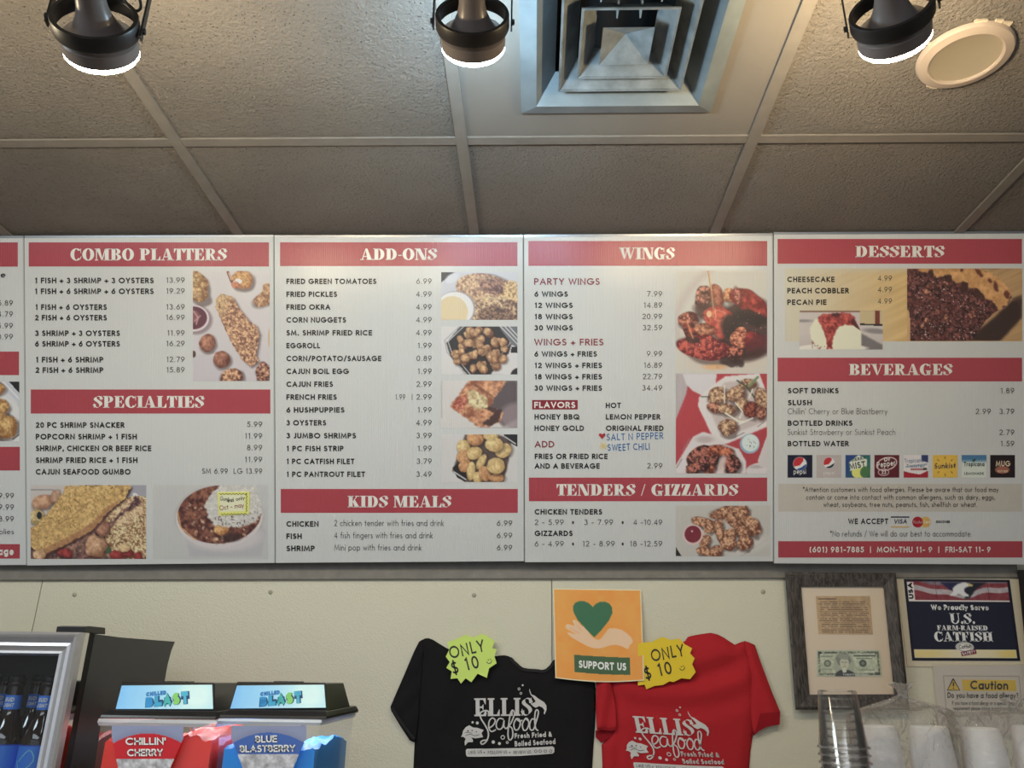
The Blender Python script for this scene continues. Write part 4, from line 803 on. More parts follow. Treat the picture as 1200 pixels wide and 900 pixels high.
p.specks(p.E(888, 375, 14, 14), (190, 170, 160), .22, 1.6, 5, .8); p.specks(p.E(850, 395, 50, 38), (36, 18, 20), .3, 3, 6, .55); p.specks(p.E(848, 390, 48, 36), (236, 190, 170), .16, 1.5, 4, .7); p.line([(805, 376), (809, 388), (812, 396)], 1.6, (205, 140, 90), .8); p.put(p.E(838, 430, 14, 3, 0, soft=2), (215, 160, 105), .8)
p.line([(830, 317), (833.6, 340), (836, 362)], 1.8, (170, 120, 76)); p.line([(830.5, 317), (834, 340)], .8, (214, 176, 120)); p.line([(838, 362), (839, 372)], 1.2, (235, 170, 140), .7)
p.build('food_photo', boards[3], bp, .0006)
# two boxes of wings on red
p = Pic(792, 438, 898.8, 554.8, (176, 52, 62)); p.put(np.clip((p.X-792)/100, 0, 1)*p.E(812, 485, 30, 50, soft=20), (196, 60, 68), .5)
p.put(p.P([(792, 438), (802, 438), (806, 452), (804, 462), (792, 492)], 1), (170, 160, 166)); p.put(p.P([(800, 438), (840, 438), (836, 470), (812, 458), (804, 450)], 1), (200, 196, 204)); p.put(p.P([(889, 438), (899, 438), (899, 456)]), (176, 52, 62))
p.put(p.P([(819, 466), (830, 455), (850, 441), (884, 438), (890, 438), (899, 462), (899, 500), (852, 520), (846, 521), (838, 518), (818, 476)], 1), (208, 203, 206)); p.put(p.P([(828, 470), (850, 448), (885, 444), (897, 466), (896, 494), (850, 512), (840, 500)], 4), (178, 160, 160), .7); p.line([(862, 512), (872, 507)], 1, (120, 112, 116)); p.line([(888, 500), (895, 495)], .8, (120, 112, 116))
for x, y, a, b, an, t in ((841, 464, 12, 10, -30, 0), (838, 478, 10, 6, 10, 1), (862, 462, 11, 9, -20, 0), (876, 450, 10, 6, 0, 0), (893, 468, 9, 14, -20, 0), (853, 480, 11, 7, 10, 0), (870, 474, 7, 8, 0, 0), (880, 480, 9, 10, -20, 2), (853, 501, 11, 10, 5, 0), (892, 484, 6, 8, 0, 1)):
    p.blob(x, y, a, b, an, seed=int(x), sc=2.8, lo=((104, 64, 50), (92, 44, 38), (70, 26, 26))[t], hi=((222, 184, 142), (210, 140, 110), (176, 84, 62))[t], con=1.9)
for q, w, c_ in (([(849, 452), (849, 472)], 1.4, (226, 220, 200)), ([(850, 484), (866, 494), (872, 494)], 1.8, (226, 224, 200)), ([(862, 472), (870, 482), (867, 490)], 1.4, (226, 224, 200)), ([(866, 497), (882, 490)], 1.6, (232, 230, 214)), ([(864, 446), (876, 454), (884, 466)], 1.8, (60, 76, 62)), ([(878, 452), (888, 442)], 3, (112, 136, 92)), ([(822, 465), (832, 465)], 1.2, (60, 70, 56)), ([(882, 456), (878, 466)], 1.4, (220, 218, 200))): p.line(q, w, c_)
p.put(p.P([(792, 545), (812, 512), (824, 506), (838, 510), (850, 521), (866, 526), (874, 540), (874, 556), (792, 556)], 1), (204, 198, 202)); p.put(p.E(826, 515, 10, 4, 0, soft=3), (168, 150, 152), .7); p.put(p.E(892, 551, 18, 9, -5), (204, 198, 202)); p.put(p.E(886, 547, 8, 2, 0, soft=2), (160, 150, 154), .7); p.put(p.P([(888, 540), (899, 510), (899, 548), (890, 546)]), (196, 190, 194))
for x, y, a, b, an, t in ((826, 536, 20, 14, -20, 0), (812, 550, 8, 8, 0, 0), (840, 528, 11, 7, -10, 1), (852, 530, 8, 6, 0, 1), (832, 548, 6, 10, 10, 1), (824, 545, 7, 8, 0, 0), (858, 545, 10, 12, 10, 0), (836, 538, 5, 7, 0, 0)):
    p.blob(x, y, a, b, an, seed=int(x)+2, sc=3, lo=((38, 16, 20), (96, 34, 26))[t], hi=((196, 110, 92), (214, 120, 84))[t], con=2.2)
p.put(p.E(846, 545, 4, 12, 15, soft=2), (214, 190, 186), .8); p.line([(800, 528), (808, 514)], .8, (130, 122, 126)); p.line([(793, 548), (799, 538)], .8, (90, 84, 88))
p.put(p.E(878.6, 520, 11.6, 11.6), (130, 165, 190)); p.put(p.E(879.4, 519, 10, 10), (200, 214, 220)); p.specks(p.E(880, 520, 7, 6), (60, 60, 70), .6, 1.5, 3, .9); p.build('food_photo', boards[3], bp, .0006)
# tenders
p = Pic(792, 592.5, 902.5, 652, (184, 181, 177)); p.put(p.P([(792, 641), (799, 652), (792, 652)]), (40, 38, 40)); p.line([(868, 652), (900, 632)], 1, (150, 148, 148)); p.put(p.E(880, 640, 26, 8, -20, soft=5), (200, 196, 194), .7)
for x, y, a, b, an in ((852, 600, 20, 7, -8), (868, 601, 10, 9, 10), (872, 610, 12, 7, 40), (860, 611, 14, 6, 40), (882, 617, 9, 12, -20), (870, 623, 9, 7, 20), (823, 612, 14, 6, 15), (832, 619, 8, 6, 0), (842, 616, 6, 8, -10), (844, 626, 5, 8, -10), (856, 626, 7, 6, 20), (826, 634, 7, 8, 10), (854, 636, 10, 9, 0), (873, 636, 9, 9, 10), (824, 645, 8, 6, 0), (832, 648, 6, 5, 0), (840, 645, 7, 7, 0)):
    p.blob(x, y, a, b, an, seed=int(x), sc=2.4, lo=(108, 56, 42), hi=(224, 172, 130), con=2.0, irr=.2)
p.put(p.E(812, 626.6, 11.6, 12), (214, 184, 184)); p.put(p.E(812, 626, 9.8, 10), (122, 36, 52)); p.put(p.E(811, 622.5, 1, 1.2), (230, 200, 200)); p.build('food_photo', boards[3], bp, .0006)
# wood ground, cheesecake, pecan pie
p = Pic(920, 314.6, 1198, 400, (186, 182, 168), 1.4); w = np.clip((p.X-930)/150, 0, 1)*np.clip((p.Y-312)/10, 0, 1); tt = vn(p.X*.32+p.Y*.55, p.Y*1.2+p.X*.5, 4, 2); g1 = np.array((205, 176, 122))/255.; g2 = np.array((186, 152, 98))/255.
p.c = p.c*(1-w[..., None])+(g1*(1-tt[..., None])+g2*tt[..., None])*w[..., None]; p.build('wood_print', boards[4], bp, .0003)
p = Pic(1063, 314.6, 1198, 399.6, (192, 152, 100)); tt = vn(p.X*.5+p.Y*.9, p.Y*1.2+p.X*.5, 4, 2); p.put(tt, (160, 118, 76), .6); p.put(p.P([(1130, 400), (1165, 372), (1186, 352), (1198, 350), (1198, 372), (1172, 400)], 6), (48, 30, 28), .95); p.put(p.P([(1185, 350), (1198, 345), (1198, 358)], 4), (70, 48, 40), .8)
Fp = [(1063, 315), (1148, 315), (1165, 322), (1178, 334), (1186, 348), (1180, 358), (1166, 366), (1155, 376), (1138, 400), (1063, 400)]
p.tex(p.P(Fp), (44, 24, 26), (120, 62, 56), 2.6, 4, 2.2); cm = p.P([(1074, 314), (1148, 314), (1166, 322), (1179, 334), (1186, 347), (1180, 356), (1170, 364), (1163, 352), (1156, 350), (1150, 342), (1144, 338), (1136, 338), (1130, 330), (1122, 332), (1114, 326), (1108, 322), (1098, 326), (1092, 318), (1082, 320)], 1, 1.5, 3)
p.tex(cm, (184, 124, 66), (222, 166, 104), 7, 3, 1.4); 
for x, y, a, b, an in ((1127, 316.5, 2, 2, 0), (1147, 319, 5, 2.4, 45), (1150, 323, 2, 2, 0), (1167, 336, 2.6, 6, -15), (1160, 329, 3, 2, 45), (1180, 345, 3, 5, -20)): p.put(p.E(x, y, a, b, an, .2, soft=1.5), (96, 40, 28), .9)
for x, y, a in ((1091, 318, 3.5), (1112, 325, 4), (1130, 334, 5), (1145, 342, 5), (1164, 356, 3)): p.put(p.E(x, y+2, a, a*1.2, 0, .2), (62, 34, 30), .9)
fm = p.P([(1063, 322), (1095, 326), (1120, 342), (1148, 348), (1160, 362), (1140, 398), (1063, 398)]); p.specks(fm, (232, 206, 196), .34, 1.2, 3, .9); p.specks(fm, (22, 12, 14), .5, 2.4, 1, .75); p.specks(fm, (160, 90, 78), .5, 3, 5, .6); rnd = random.Random(11)
for k in range(26):
    x, y = rnd.uniform(1066, 1150), rnd.uniform(330, 396)
    if x-1063+ (y-330)*.9 < 118: p.blob(x, y, rnd.uniform(3, 7), rnd.uniform(2, 3.4), rnd.uniform(0, 180), lo=(70, 32, 30), hi=rnd.choice([(176, 104, 84), (206, 140, 104), (120, 62, 54)]), seed=k, sc=1.8, con=2, sh=.3)
p.put(p.P([(1063, 362), (1066, 366), (1067, 400), (1063, 400)]), (196, 150, 104)); p.build('food_photo', boards[4], bp, .0006)
p = Pic(936.8, 364, 1034.6, 409.6, (190, 182, 182)); p.put(np.clip((p.Y-390)/20, 0, 1), (168, 158, 160), .6); p.put(p.P([(937, 364), (1034, 364), (1034, 366), (937, 366)]), (130, 100, 80)); p.put(p.P([(1008, 364), (1034, 364), (1034, 380), (1008, 380)]), (190, 170, 128)); p.put(p.P([(1025, 364), (1031, 364), (1031, 380), (1025, 380)]), (116, 48, 36)); p.put(p.P([(1008, 379), (1034, 380), (1034, 382), (1008, 381)]), (40, 34, 34)); p.put(p.E(1026, 388, 14, 3, 5, soft=2), (110, 104, 110), .7); p.put(p.E(942, 376, 10, 1.6, 0, soft=2), (110, 104, 110), .7); p.put(p.P([(1008, 390), (1034, 404), (1034, 410), (1008, 410)], 2), (90, 84, 88), .8)
p.put(p.E(975, 408, 42, 5, 0), (214, 210, 206)); p.put(p.P([(949, 385), (955, 374), (975, 373), (1002, 378), (1009, 388), (1009, 409), (976, 409), (956, 405), (950, 396)], 1), (222, 214, 192)); p.specks(p.P([(950, 396), (956, 402), (974, 407), (974, 410), (952, 409)]), (150, 100, 60), .8, 1.6, 3)
p.tex(p.P([(958, 371), (964, 368), (976, 367), (996, 366), (1002, 373), (1008, 386), (1002, 382), (990, 380), (982, 384), (976, 396), (975, 409), (969, 409), (968, 398), (964, 384), (959, 376)], 1, .8, 3), (120, 32, 34), (206, 84, 74), 4, 3, 1.7); p.put(p.E(980, 369, 5, 2.4, 0, .2), (60, 30, 34), .8); p.put(p.P([(1000, 372), (1009, 388), (1003, 384), (997, 378)]), (62, 28, 30), .8)
p.build('food_photo', boards[4], bp, .0007)
# drink logos
LX = [923, 956.8, 990.8, 1024.8, 1059, 1093, 1127, 1160.4]
def logo(i, bg): return Pic(LX[i], 533.2, LX[i]+29, 559.7, bg, .6)
def globe(p, x, y, r, blue):
    m = p.E(x, y, r, r); p.put(p.E(x, y, r+.7, r+.7), (190, 190, 200), .6); p.put(m, (222, 220, 222)); p.put(m*p.P([(x-r-1, y+2.5), (x-r-1, y-r-1), (x+r*.62, y-r-1), (x+r*.5, y-r*.4), (x, y+r*.25), (x-r, y+r*.45)]), (176, 46, 52)); p.put(m*p.P([(x-r*.7, y+r*.9), (x+r*.2, y+r*.55), (x+r+1, y-r*.1), (x+r+1, y+r+1), (x-r, y+r+1)]), blue)
p = logo(0, (24, 26, 48)); globe(p, 937.4, 543.6, 7.6, (40, 70, 130)); p.build('drink_logo', boards[4], bp, .0006); txt(4, 'pepsi', 930, 944.5, 555.4, 6, .13, INKW)
p = logo(1, (172, 164, 164)); globe(p, 971.4, 542.4, 6.2, (24, 28, 44)); p.build('drink_logo', boards[4], bp, .0006); txt(4, 'pepsi', 965, 977.6, 556, 4.4, .12, mat('print_silver', seen(200, 196, 196), .4))
p = logo(2, (44, 78, 110)); p.put(p.P([(990, 533), (1008, 533), (994, 552), (990, 560)], 2), (40, 66, 120)); p.put(p.P([(1012, 534), (1020, 534), (1020, 560), (1010, 560)], 2), (44, 96, 92)); p.put(p.E(1008, 553, 10, 8, -10), (216, 208, 120)); p.put(p.E(1014, 553, 6, 7, 20), (70, 110, 72)); p.put(p.P([(995, 542), (1006, 533), (1016, 538), (1016, 546), (996, 552)], 1), (214, 220, 196)); p.build('drink_logo', boards[4], bp, .0006)
txt(4, 'MIST', 995.6, 1014.6, 550.4, 7.4, .2, mat('print_green', seen(30, 66, 52), .4), dy=-3); txt(4, 'SIERRA', 998, 1015, 541, 3.6, .2, MATS['print_green'], dy=-3)
p = logo(3, (86, 30, 38)); m_ = p.E(1039, 543.6, 12.6, 7.6, -16); p.put(m_-p.E(1039, 543.6, 11.4, 6.5, -16), (222, 204, 204)); p.put(p.E(1035.4, 553.4, 6.6, 4.2)-p.E(1035.4, 553.4, 5.6, 3.3), (200, 180, 184)); p.build('drink_logo', boards[4], bp, .0006)
txt(4, 'Dr', 1036.4, 1043.6, 541, 4.8, .24, INKW, dy=-1); txt(4, 'Pepper', 1028.4, 1049.6, 548.2, 6.8, .18, INKW, dy=-3); txt(4, '23', 1033, 1038.4, 555.4, 4, .2, INKW)
p = logo(4, (206, 202, 204)); p.put(p.P([(1080, 533), (1088, 533), (1088, 542), (1080, 540)], 1), (48, 56, 100)); p.put(p.P([(1059, 552), (1066, 554), (1078, 556), (1088, 551), (1088, 560), (1059, 560)]), (156, 40, 52)); p.line([(1062, 547), (1086, 544)], 2, (110, 130, 150), .6); p.line([(1068, 550), (1084, 550)], 2, (150, 60, 66), .8); p.put(p.E(1084, 549.6, 2.6, 1.4), (50, 66, 54)); p.build('drink_logo', boards[4], bp, .0006)
txt(4, 'Tropicana', 1060, 1082, 542.6, 5, .14, mat('print_steel', seen(70, 96, 128), .4), dy=-1); txt(4, 'Twister', 1062, 1084, 548, 4, .12, MATS['print_steel'])
p = logo(5, (214, 172, 76))
for a in range(0, 360, 45): p.line([(1107.5+10*math.cos(R(a)), 546.4+9*math.sin(R(a))), (1107.5+12*math.cos(R(a)), 546.4+11*math.sin(R(a)))], 1.2, (120, 84, 40), .8)
p.build('drink_logo', boards[4], bp, .0006); txt(4, 'Sunkist', 1095, 1119.6, 549.4, 6.4, .17, MATS['print_navy'], slant=.15, dy=-1)
p = logo(6, (198, 204, 196)); p.put(1-np.clip((p.Y-538)/5, 0, 1), (62, 108, 148), .95); p.put(p.E(1141.4, 539.4, 2.4, 1.1, -30), (34, 60, 52)); p.build('drink_logo', boards[4], bp, .0006); txt(4, 'Tropicana', 1129.6, 1153.6, 546.4, 5.2, .24, mat('print_dark_green', seen(30, 56, 54), .4)); txt(4, 'LEMONADE', 1130, 1153, 556.4, 3, .2, MATS['print_dark_green'])
p = logo(7, (30, 20, 22)); p.put(p.E(1174.6, 550.6, 8.6, 4.4), (176, 110, 90), .8); p.build('drink_logo', boards[4], bp, .0006); txt(4, 'MUG', 1167, 1184, 546.6, 6.6, .19, mat('print_cream', seen(226, 190, 166), .4)); txt(4, 'ROOT BEER', 1169, 1181, 553.6, 2.6, .2, MATS['print_cream'])

# ================================================================== THINGS ON THE WALL
def film(name, tint=(1, 1, 1), gloss=.10, rough=.05, veil=.0, veilcol=(.8, .8, .8), bump=0, bscale=40, bdist=.004, graz=.55):
    """thin clear plastic or glass: mostly see-through, mirror-like at grazing angles, a little milky"""
    m = bpy.data.materials.new(name); m.use_nodes = True; nt = m.node_tree; nt.nodes.clear()
    o = nt.nodes.new('ShaderNodeOutputMaterial'); t = nt.nodes.new('ShaderNodeBsdfTransparent'); t.inputs[0].default_value = (*tint, 1)
    g = nt.nodes.new('ShaderNodeBsdfGlossy'); g.inputs['Roughness'].default_value = rough
    lw = nt.nodes.new('ShaderNodeLayerWeight'); lw.inputs[0].default_value = .25
    r = nt.nodes.new('ShaderNodeMapRange'); r.inputs[3].default_value = gloss; r.inputs[4].default_value = min(1, gloss+graz); nt.links.new(lw.outputs['Fresnel'], r.inputs[0])
    a = nt.nodes.new('ShaderNodeMixShader'); nt.links.new(r.outputs[0], a.inputs[0]); nt.links.new(t.outputs[0], a.inputs[1]); nt.links.new(g.outputs[0], a.inputs[2]); out = a
    if veil:
        d = nt.nodes.new('ShaderNodeBsdfDiffuse'); d.inputs[0].default_value = (*veilcol, 1); b = nt.nodes.new('ShaderNodeMixShader'); b.inputs[0].default_value = veil
        nt.links.new(a.outputs[0], b.inputs[1]); nt.links.new(d.outputs[0], b.inputs[2]); out = b
    if bump:
        tc = nt.nodes.new('ShaderNodeTexCoord'); n = nt.nodes.new('ShaderNodeTexNoise'); n.inputs['Scale'].default_value = bscale; n.inputs['Detail'].default_value = 4; n.inputs['Distortion'].default_value = 1.5
        nt.links.new(tc.outputs['Object'], n.inputs['Vector']); bu = nt.nodes.new('ShaderNodeBump'); bu.inputs['Strength'].default_value = bump; bu.inputs['Distance'].default_value = bdist
        nt.links.new(n.outputs['Fac'], bu.inputs['Height']); nt.links.new(bu.outputs[0], g.inputs['Normal']); nt.links.new(bu.outputs[0], lw.inputs['Normal'])
    nt.links.new(out.outputs[0], o.inputs[0]); MATS[name] = m; return m

def rootat(name, px, py, lift, label, cat, group=None): return empty(name, wp(px, py, lift), label, cat, group)
def loc_proj(C, w, h): return lambda x, y, l=0.0: wp(*bil(C, x/w, y/h), l)

# --- T-shirts: cloth sheets pinned on the wall, bulging and folded
def edge_d(O, x, y):
    a, b = O, np.roll(O, -1, 0); d = b-a; t = np.clip(((x-a[:, 0])*d[:, 0]+(y-a[:, 1])*d[:, 1])/(d**2).sum(1), 0, 1)
    return float(np.min(np.hypot(x-a[:, 0]-t*d[:, 0], y-a[:, 1]-t*d[:, 1])))
def nz(x, y, s, k): return float(vn(np.array([x]), np.array([y]), s, k)[0])
BO = smooth_pts([(491, 752), (498.6, 748), (507, 749.5), (523.4, 759.5), (545, 768), (565, 771), (580, 769), (591.5, 768), (600, 771), (607.5, 779), (616, 784), (627, 784.6), (638, 785), (644, 780), (648, 774), (658, 770), (676, 774), (690, 785), (697, 800), (698, 817), (697, 851), (694, 900), (693, 960)], 2)+smooth_pts([(484, 960), (484.5, 900), (486, 869), (488, 820), (489, 780)], 2)
BS = [(491, 752), (485, 764), (474, 790), (464, 813), (457.6, 828), (458.4, 833), (468, 849), (480, 867.5), (484, 869.4), (487.2, 869), (490, 840), (493, 800), (496, 765), (496, 752)]
BOn, BSn = np.array(BO), np.array(BS)
def hB(x, y):
    d = min(1, edge_d(BOn, x, y)/14) if inside(BOn, x, y) else 0
    return .003+.010*d**.6+.0022*math.sin((x-y*.35)/9+nz(x, y, 30, 1)*4)*d+.0016*math.sin((x+y*.8)/13)*d
def hBs(x, y): return .010+.004*min(1, edge_d(BSn, x, y)/8)+.0018*math.sin((x+y)/5)
RO = [(714, 794), (726, 784), (745, 773), (770, 765), (790, 758), (803, 751), (806, 746.5), (811, 745), (822, 743), (833, 741.6), (841, 743.5), (848, 747), (861, 755.6), (867, 753), (873.5, 751), (880, 757), (884, 775), (887, 800), (886, 840), (882, 863), (879.5, 880), (878, 900), (877, 960), (706, 960), (706, 900), (705, 873), (712, 864), (716, 850), (714, 820)]
RS1 = [(872, 752), (876, 752), (884.5, 755.8), (890, 772), (896.7, 790), (905, 812), (914, 833.5), (914, 840), (913, 848.7), (906, 850), (899, 851), (890, 856), (883, 862.5), (880, 840), (880, 800), (876, 770)]
RS0 = [(699, 796), (708, 793), (716, 800), (721, 826), (722.4, 850), (720.6, 856.4), (713, 857.4), (706, 856), (699.6, 857.6), (698, 830)]
ROn, R1n, R0n = np.array(RO), np.array(RS1), np.array(RS0)
def hR(x, y):
    d = min(1, edge_d(ROn, x, y)/12) if inside(ROn, x, y) else 0
    r = math.hypot((x-792)*.8, y-690); a = max(0, 1-abs(r-105)/75)
    sw = .0065*math.sin(r/6.3+.7)*a
    u = (x-873)*.82+(y-751)*.57; v = (x-873)*.57-(y-751)*.82  # folds running down-left from the right shoulder
    dg = .006*math.exp(-((v+22)/9)**2)-.0055*math.exp(-((v+6)/7)**2)
    vv = .005*math.sin((x-706)/4.2)*max(0, 1-(x-706)/34)
    return .003+.011*d**.6+(sw+dg*max(0, min(1, (y-751)/30))*.9+vv)*d
def cloth(name, pts, h, m, parent, step=4.0): return cdt_sheet(pts, lambda x, y: wp(x, y, h(x, y)), step).build(name, m, parent, smooth=True, solid=.0012)
def clothmat(name, col): return mat(name, col, .92, spec=.15, bump=.25, bscale=900, bdist=.0004)
CBK, CRD = clothmat('cotton_black', (.014, .013, .014)), clothmat('cotton_red', seen(150, 34, 40, .68))
ts = rootat('t_shirt', 590, 900, 0, 'black t-shirt with white seafood print pinned flat on the cream wall', 't-shirt', 't-shirts on the wall')
cloth('shirt_body', BO, hB, CBK, ts); cloth('sleeve', BS, hBs, CBK, ts)
cuff = ribbon([(459, 829.5), (466, 840), (475, 853), (485.5, 866)], 3.2, lambda x, y, l: wp(x, y, .016+l)); cuff.build('sleeve_hem', clothmat('cotton_black_hem', (.028, .026, .028)), ts, solid=.001)
ribbon([(598, 771.5), (605, 778.5), (614, 784.6), (627, 786), (638, 786.4), (645, 781.5), (650, 775)], 3.6, lambda x, y, l: wp(x, y, hB(x, y)+l), .0035).build('collar', MATS['cotton_black_hem'], ts, solid=.001)
tr_ = rootat('t_shirt', 795, 900, 0, 'red t-shirt with white seafood print hanging in folds on the wall', 't-shirt', 't-shirts on the wall')
cloth('shirt_body', RO, hR, CRD, tr_, 3.4); cloth('sleeve', RS1, lambda x, y: .012+.005*min(1, edge_d(R1n, x, y)/8)+.002*math.sin((x*.9-y*.4)/4), CRD, tr_, 3.4); cloth('sleeve', RS0, lambda x, y: .018+.004*math.sin((x-700)/3.4+y/22)+.003*min(1, edge_d(R0n, x, y)/5), CRD, tr_, 3)
LIN = clothmat('cotton_red_shaded', seen(120, 22, 30, .68))  # same red cotton, darkened: shade of the sleeve openings put into the colour
cdt_sheet([(891, 836.5), (902, 835), (914.4, 834), (913.6, 849), (899, 851.6), (889, 857), (884, 862)], lambda x, y: wp(x, y, .0195), 4).build('sleeve_inside_shaded', LIN, tr_, solid=.001)
cdt_sheet([(698, 856), (722, 856), (718, 862), (705, 871), (698, 864)], lambda x, y: wp(x, y, .0100), 4).build('sleeve_inside_shaded', LIN, tr_, solid=.001)  # dark piece standing in for the shaded gap below the left sleeve
ribbon([(700, 853.4), (707, 852.6), (714, 853.6), (721, 852.6)], 1.2, lambda x, y, l: wp(x, y, .0265), 0).build('sleeve_hem', LIN, tr_, solid=.0006)

PW = mat('print_shirt_white', (.66, .64, .62), .7)
def shirt_print(parent, A, h, end):
    """A maps drawing coordinates to photo pixels on the shirt"""
    pj = lambda x, y, l=0: (lambda q: wp(q[0], q[1], h(*q)+.0030+l))(A(x, y))
    m = MB(); letters('ELLIS', (212, 404), (770, 398), 172, pj, 0, style='fat', T=.24, t=.1, mb=m)
    sc = lambda pts, w=13: ribbon(pts, w, pj, .0004, m, 4)
    sc([(345, 385), (348, 358), (310, 350), (268, 375), (275, 425), (312, 485), (342, 545), (345, 600), (320, 652), (285, 672), (274, 650), (300, 635), (342, 632)], 14)
    sc([(345, 520), (390, 492), (412, 445), (385, 420), (355, 450), (350, 512), (375, 550), (418, 532)]); sc([(492, 432), (452, 425), (425, 462), (424, 508), (450, 530), (482, 508), (497, 440), (495, 500), (516, 525)])
    sc([(516, 525), (562, 470), (596, 382), (580, 346), (560, 372), (545, 450), (534, 560), (540, 618), (560, 630), (580, 592), (575, 525), (548, 500)]); sc([(612, 428), (590, 480), (602, 532), (632, 528), (652, 478), (640, 432), (612, 428), (645, 452), (672, 440)]); sc([(700, 425), (672, 478), (684, 536), (714, 530), (734, 478), (722, 430), (700, 425), (730, 448)])
    sc([(802, 440), (765, 430), (742, 480), (750, 532), (780, 528), (805, 452), (826, 372), (815, 342), (796, 362), (790, 452), (800, 520), (824, 542)])
    for x, y, r, k in ((640, 142, 13, .5), (675, 106, 9, 0), (658, 184, 12, .5), (195, 462, 11, 0), (240, 468, 14, 0), (484, 606, 21, .62), (393, 651, 16, 0), (452, 665, 14, 0), (527, 655, 13, .5)): disc(x, y, r, r*1.05, pj, 0, m, 14, k)
    F = [(84, 602), (96, 580), (104, 542), (128, 510), (162, 490), (200, 512), (240, 514), (302, 536), (280, 566), (296, 604), (250, 612), (220, 616), (184, 606), (200, 636), (196, 652), (152, 652), (122, 686), (118, 650), (128, 618), (104, 600)]
    for q in cdt_tris(F): m.poly([pj(*p_, .0002) for p_ in q])
    H_ = [(740, 138), (748, 165), (760, 195), (790, 206), (830, 238), (880, 268), (902, 300), (904, 340), (886, 386), (876, 378), (884, 345), (862, 318), (832, 306), (800, 322), (770, 305), (756, 284), (786, 272), (800, 262), (776, 225), (750, 195), (738, 160)]
    for q in cdt_tris(H_): m.poly([pj(*p_, .0002) for p_ in q])
    letters('Fresh Fried &', (598, 617), (955, 600), 50, pj, 0, .25, .26, mb=m); letters('Boiled Seafood', (600, 694), (990, 670), 52, pj, 0, .25, .26, mb=m)
    B = [(140, 716), (240, 714), (340, 714), (440, 712), (540, 710), (640, 708), (740, 704), (840, 700), (960, 692), (978, 706), (978, 748), (962, 762), (840, 772), (740, 778), (640, 784), (540, 786), (440, 788), (340, 790), (240, 792), (146, 792), (132, 776), (130, 730)]
    if end < 978: B = [(min(x, end), y) for x, y in B if x <= end+60]
    for q in cdt_tris(B): m.poly([pj(*p_, 0) for p_ in q])
    m.build('shirt_print', PW, parent, fix=False)
    d = MB()
    for s, x0, x1 in (('LIKE US', 156, 286), (D, 306, 318), ('FOLLOW US', 342, 526), (D, 550, 562), ('REVIEW US', 588, 756)):
        if x1 <= end: letters(s, (x0, 766), (x1, 760), 30, pj, .0007, .3 if s == D else .14, .26, mb=d)
    for x in (800, 842, 892, 944):
        if x < end: disc(x, 738, 15, 15, pj, .0007, d, 12, .7)
    for x, y, r in ((150, 545, 8), (190, 540, 7), (230, 552, 6)): disc(x, y, r, r, pj, .0008, d, 8)
    ribbon([(130, 590), (170, 575), (210, 590), (260, 580)], 5, pj, .0008, d, 3); ribbon([(120, 560), (160, 560), (190, 566)], 4, pj, .0008, d, 3)
    if d.v: d.build('shirt_print', INK, parent, fix=False)
def cdt_tris(O):
    # fine triangles so that the print follows the cloth
    c = [tuple(p) for p in O]; A_ = np.array(c, float); x0, y0 = A_.min(0); x1, y1 = A_.max(0); pts = [Vector(p) for p in c]; st = 26
    for i in range(int((x1-x0)/st)+1):
        for j in range(int((y1-y0)/st)+1):
            x, y = x0+(i+.5)*st, y0+(j+.5)*st
            if inside(A_, x, y) and np.min(np.hypot(A_[:, 0]-x, A_[:, 1]-y)) > 9: pts.append(Vector((x, y)))
    r = delaunay_2d_cdt(pts, [(i, (i+1) % len(c)) for i in range(len(c))], [], 1, 1e-5)
    return [[(r[0][k].x, r[0][k].y) for k in f] for f in r[2]]
shirt_print(ts, lambda x, y: (530+x/8.18, 790+y/8.18), hB, 2000)
def redmap(x, y): return (745+(x-210)*.126+(y-405)*.022, 858.6+(x-210)*.0092+(y-405)*.1135)
shirt_print(tr_, redmap, hR, 2000)

# --- burst price tags
def star(pts, lift, col, name, label, scale, org, p0a, p1a, p0b, p1b, cap, smile):
    Q = [(org[0]+x/scale, org[1]+y/scale) for x, y in pts]
    m = MB(); tris = cdt_sheet(Q, lambda x, y: wp(x, y, lift(x, y)), 5, m); o = m.top(name, mat(name+'_'+col[0], col[1], .7), label, 'sign', 'burst price tags on the shirts', solid=.0006)
    pj = lambda x, y, l=0: wp(x, y, lift(x, y)+.0010)-parent_loc(o)+parent_loc(o)
    k = MB(); letters('ONLY', *[(org[0]+a/scale, org[1]+b/scale) for a, b in (p0a, p1a)], cap, pj, 0, .15, .3, mb=k, jitter=.04); letters('$ 10', *[(org[0]+a/scale, org[1]+b/scale) for a, b in (p0b, p1b)], cap*1.05, pj, 0, .15, .3, mb=k, jitter=.04)
    sx, sy_ = org[0]+smile[0]/scale, org[1]+smile[1]/scale
    ribbon([(sx-3, sy_+.4), (sx-1, sy_+2.6), (sx+1.8, sy_+2), (sx+3.2, sy_-1)], .8, pj, 0, k, 3); disc(sx-1, sy_-1.4, .7, .7, pj, 0, k, 8); disc(sx+1.4, sy_-2.2, .7, .7, pj, 0, k, 8)
    k.build('handwriting', INK, o, fix=False); return o
GP = [(345, 297), (385, 283), (432, 262), (470, 274), (512, 256), (540, 270), (572, 290), (560, 326), (583, 332), (570, 362), (581, 398), (545, 422), (534, 468), (490, 448), (460, 489), (432, 470), (410, 496), (393, 470), (360, 473), (366, 437), (340, 420), (356, 392), (337, 366), (353, 335)]
star(GP, lambda x, y: .024, ('green', seen(184, 205, 104)), 'price_tag', 'green burst price tag on the black shirt', 4.092, (440, 680), (360, 376), (526, 340), (372, 452), (500, 420), 14.5, (545, 388))
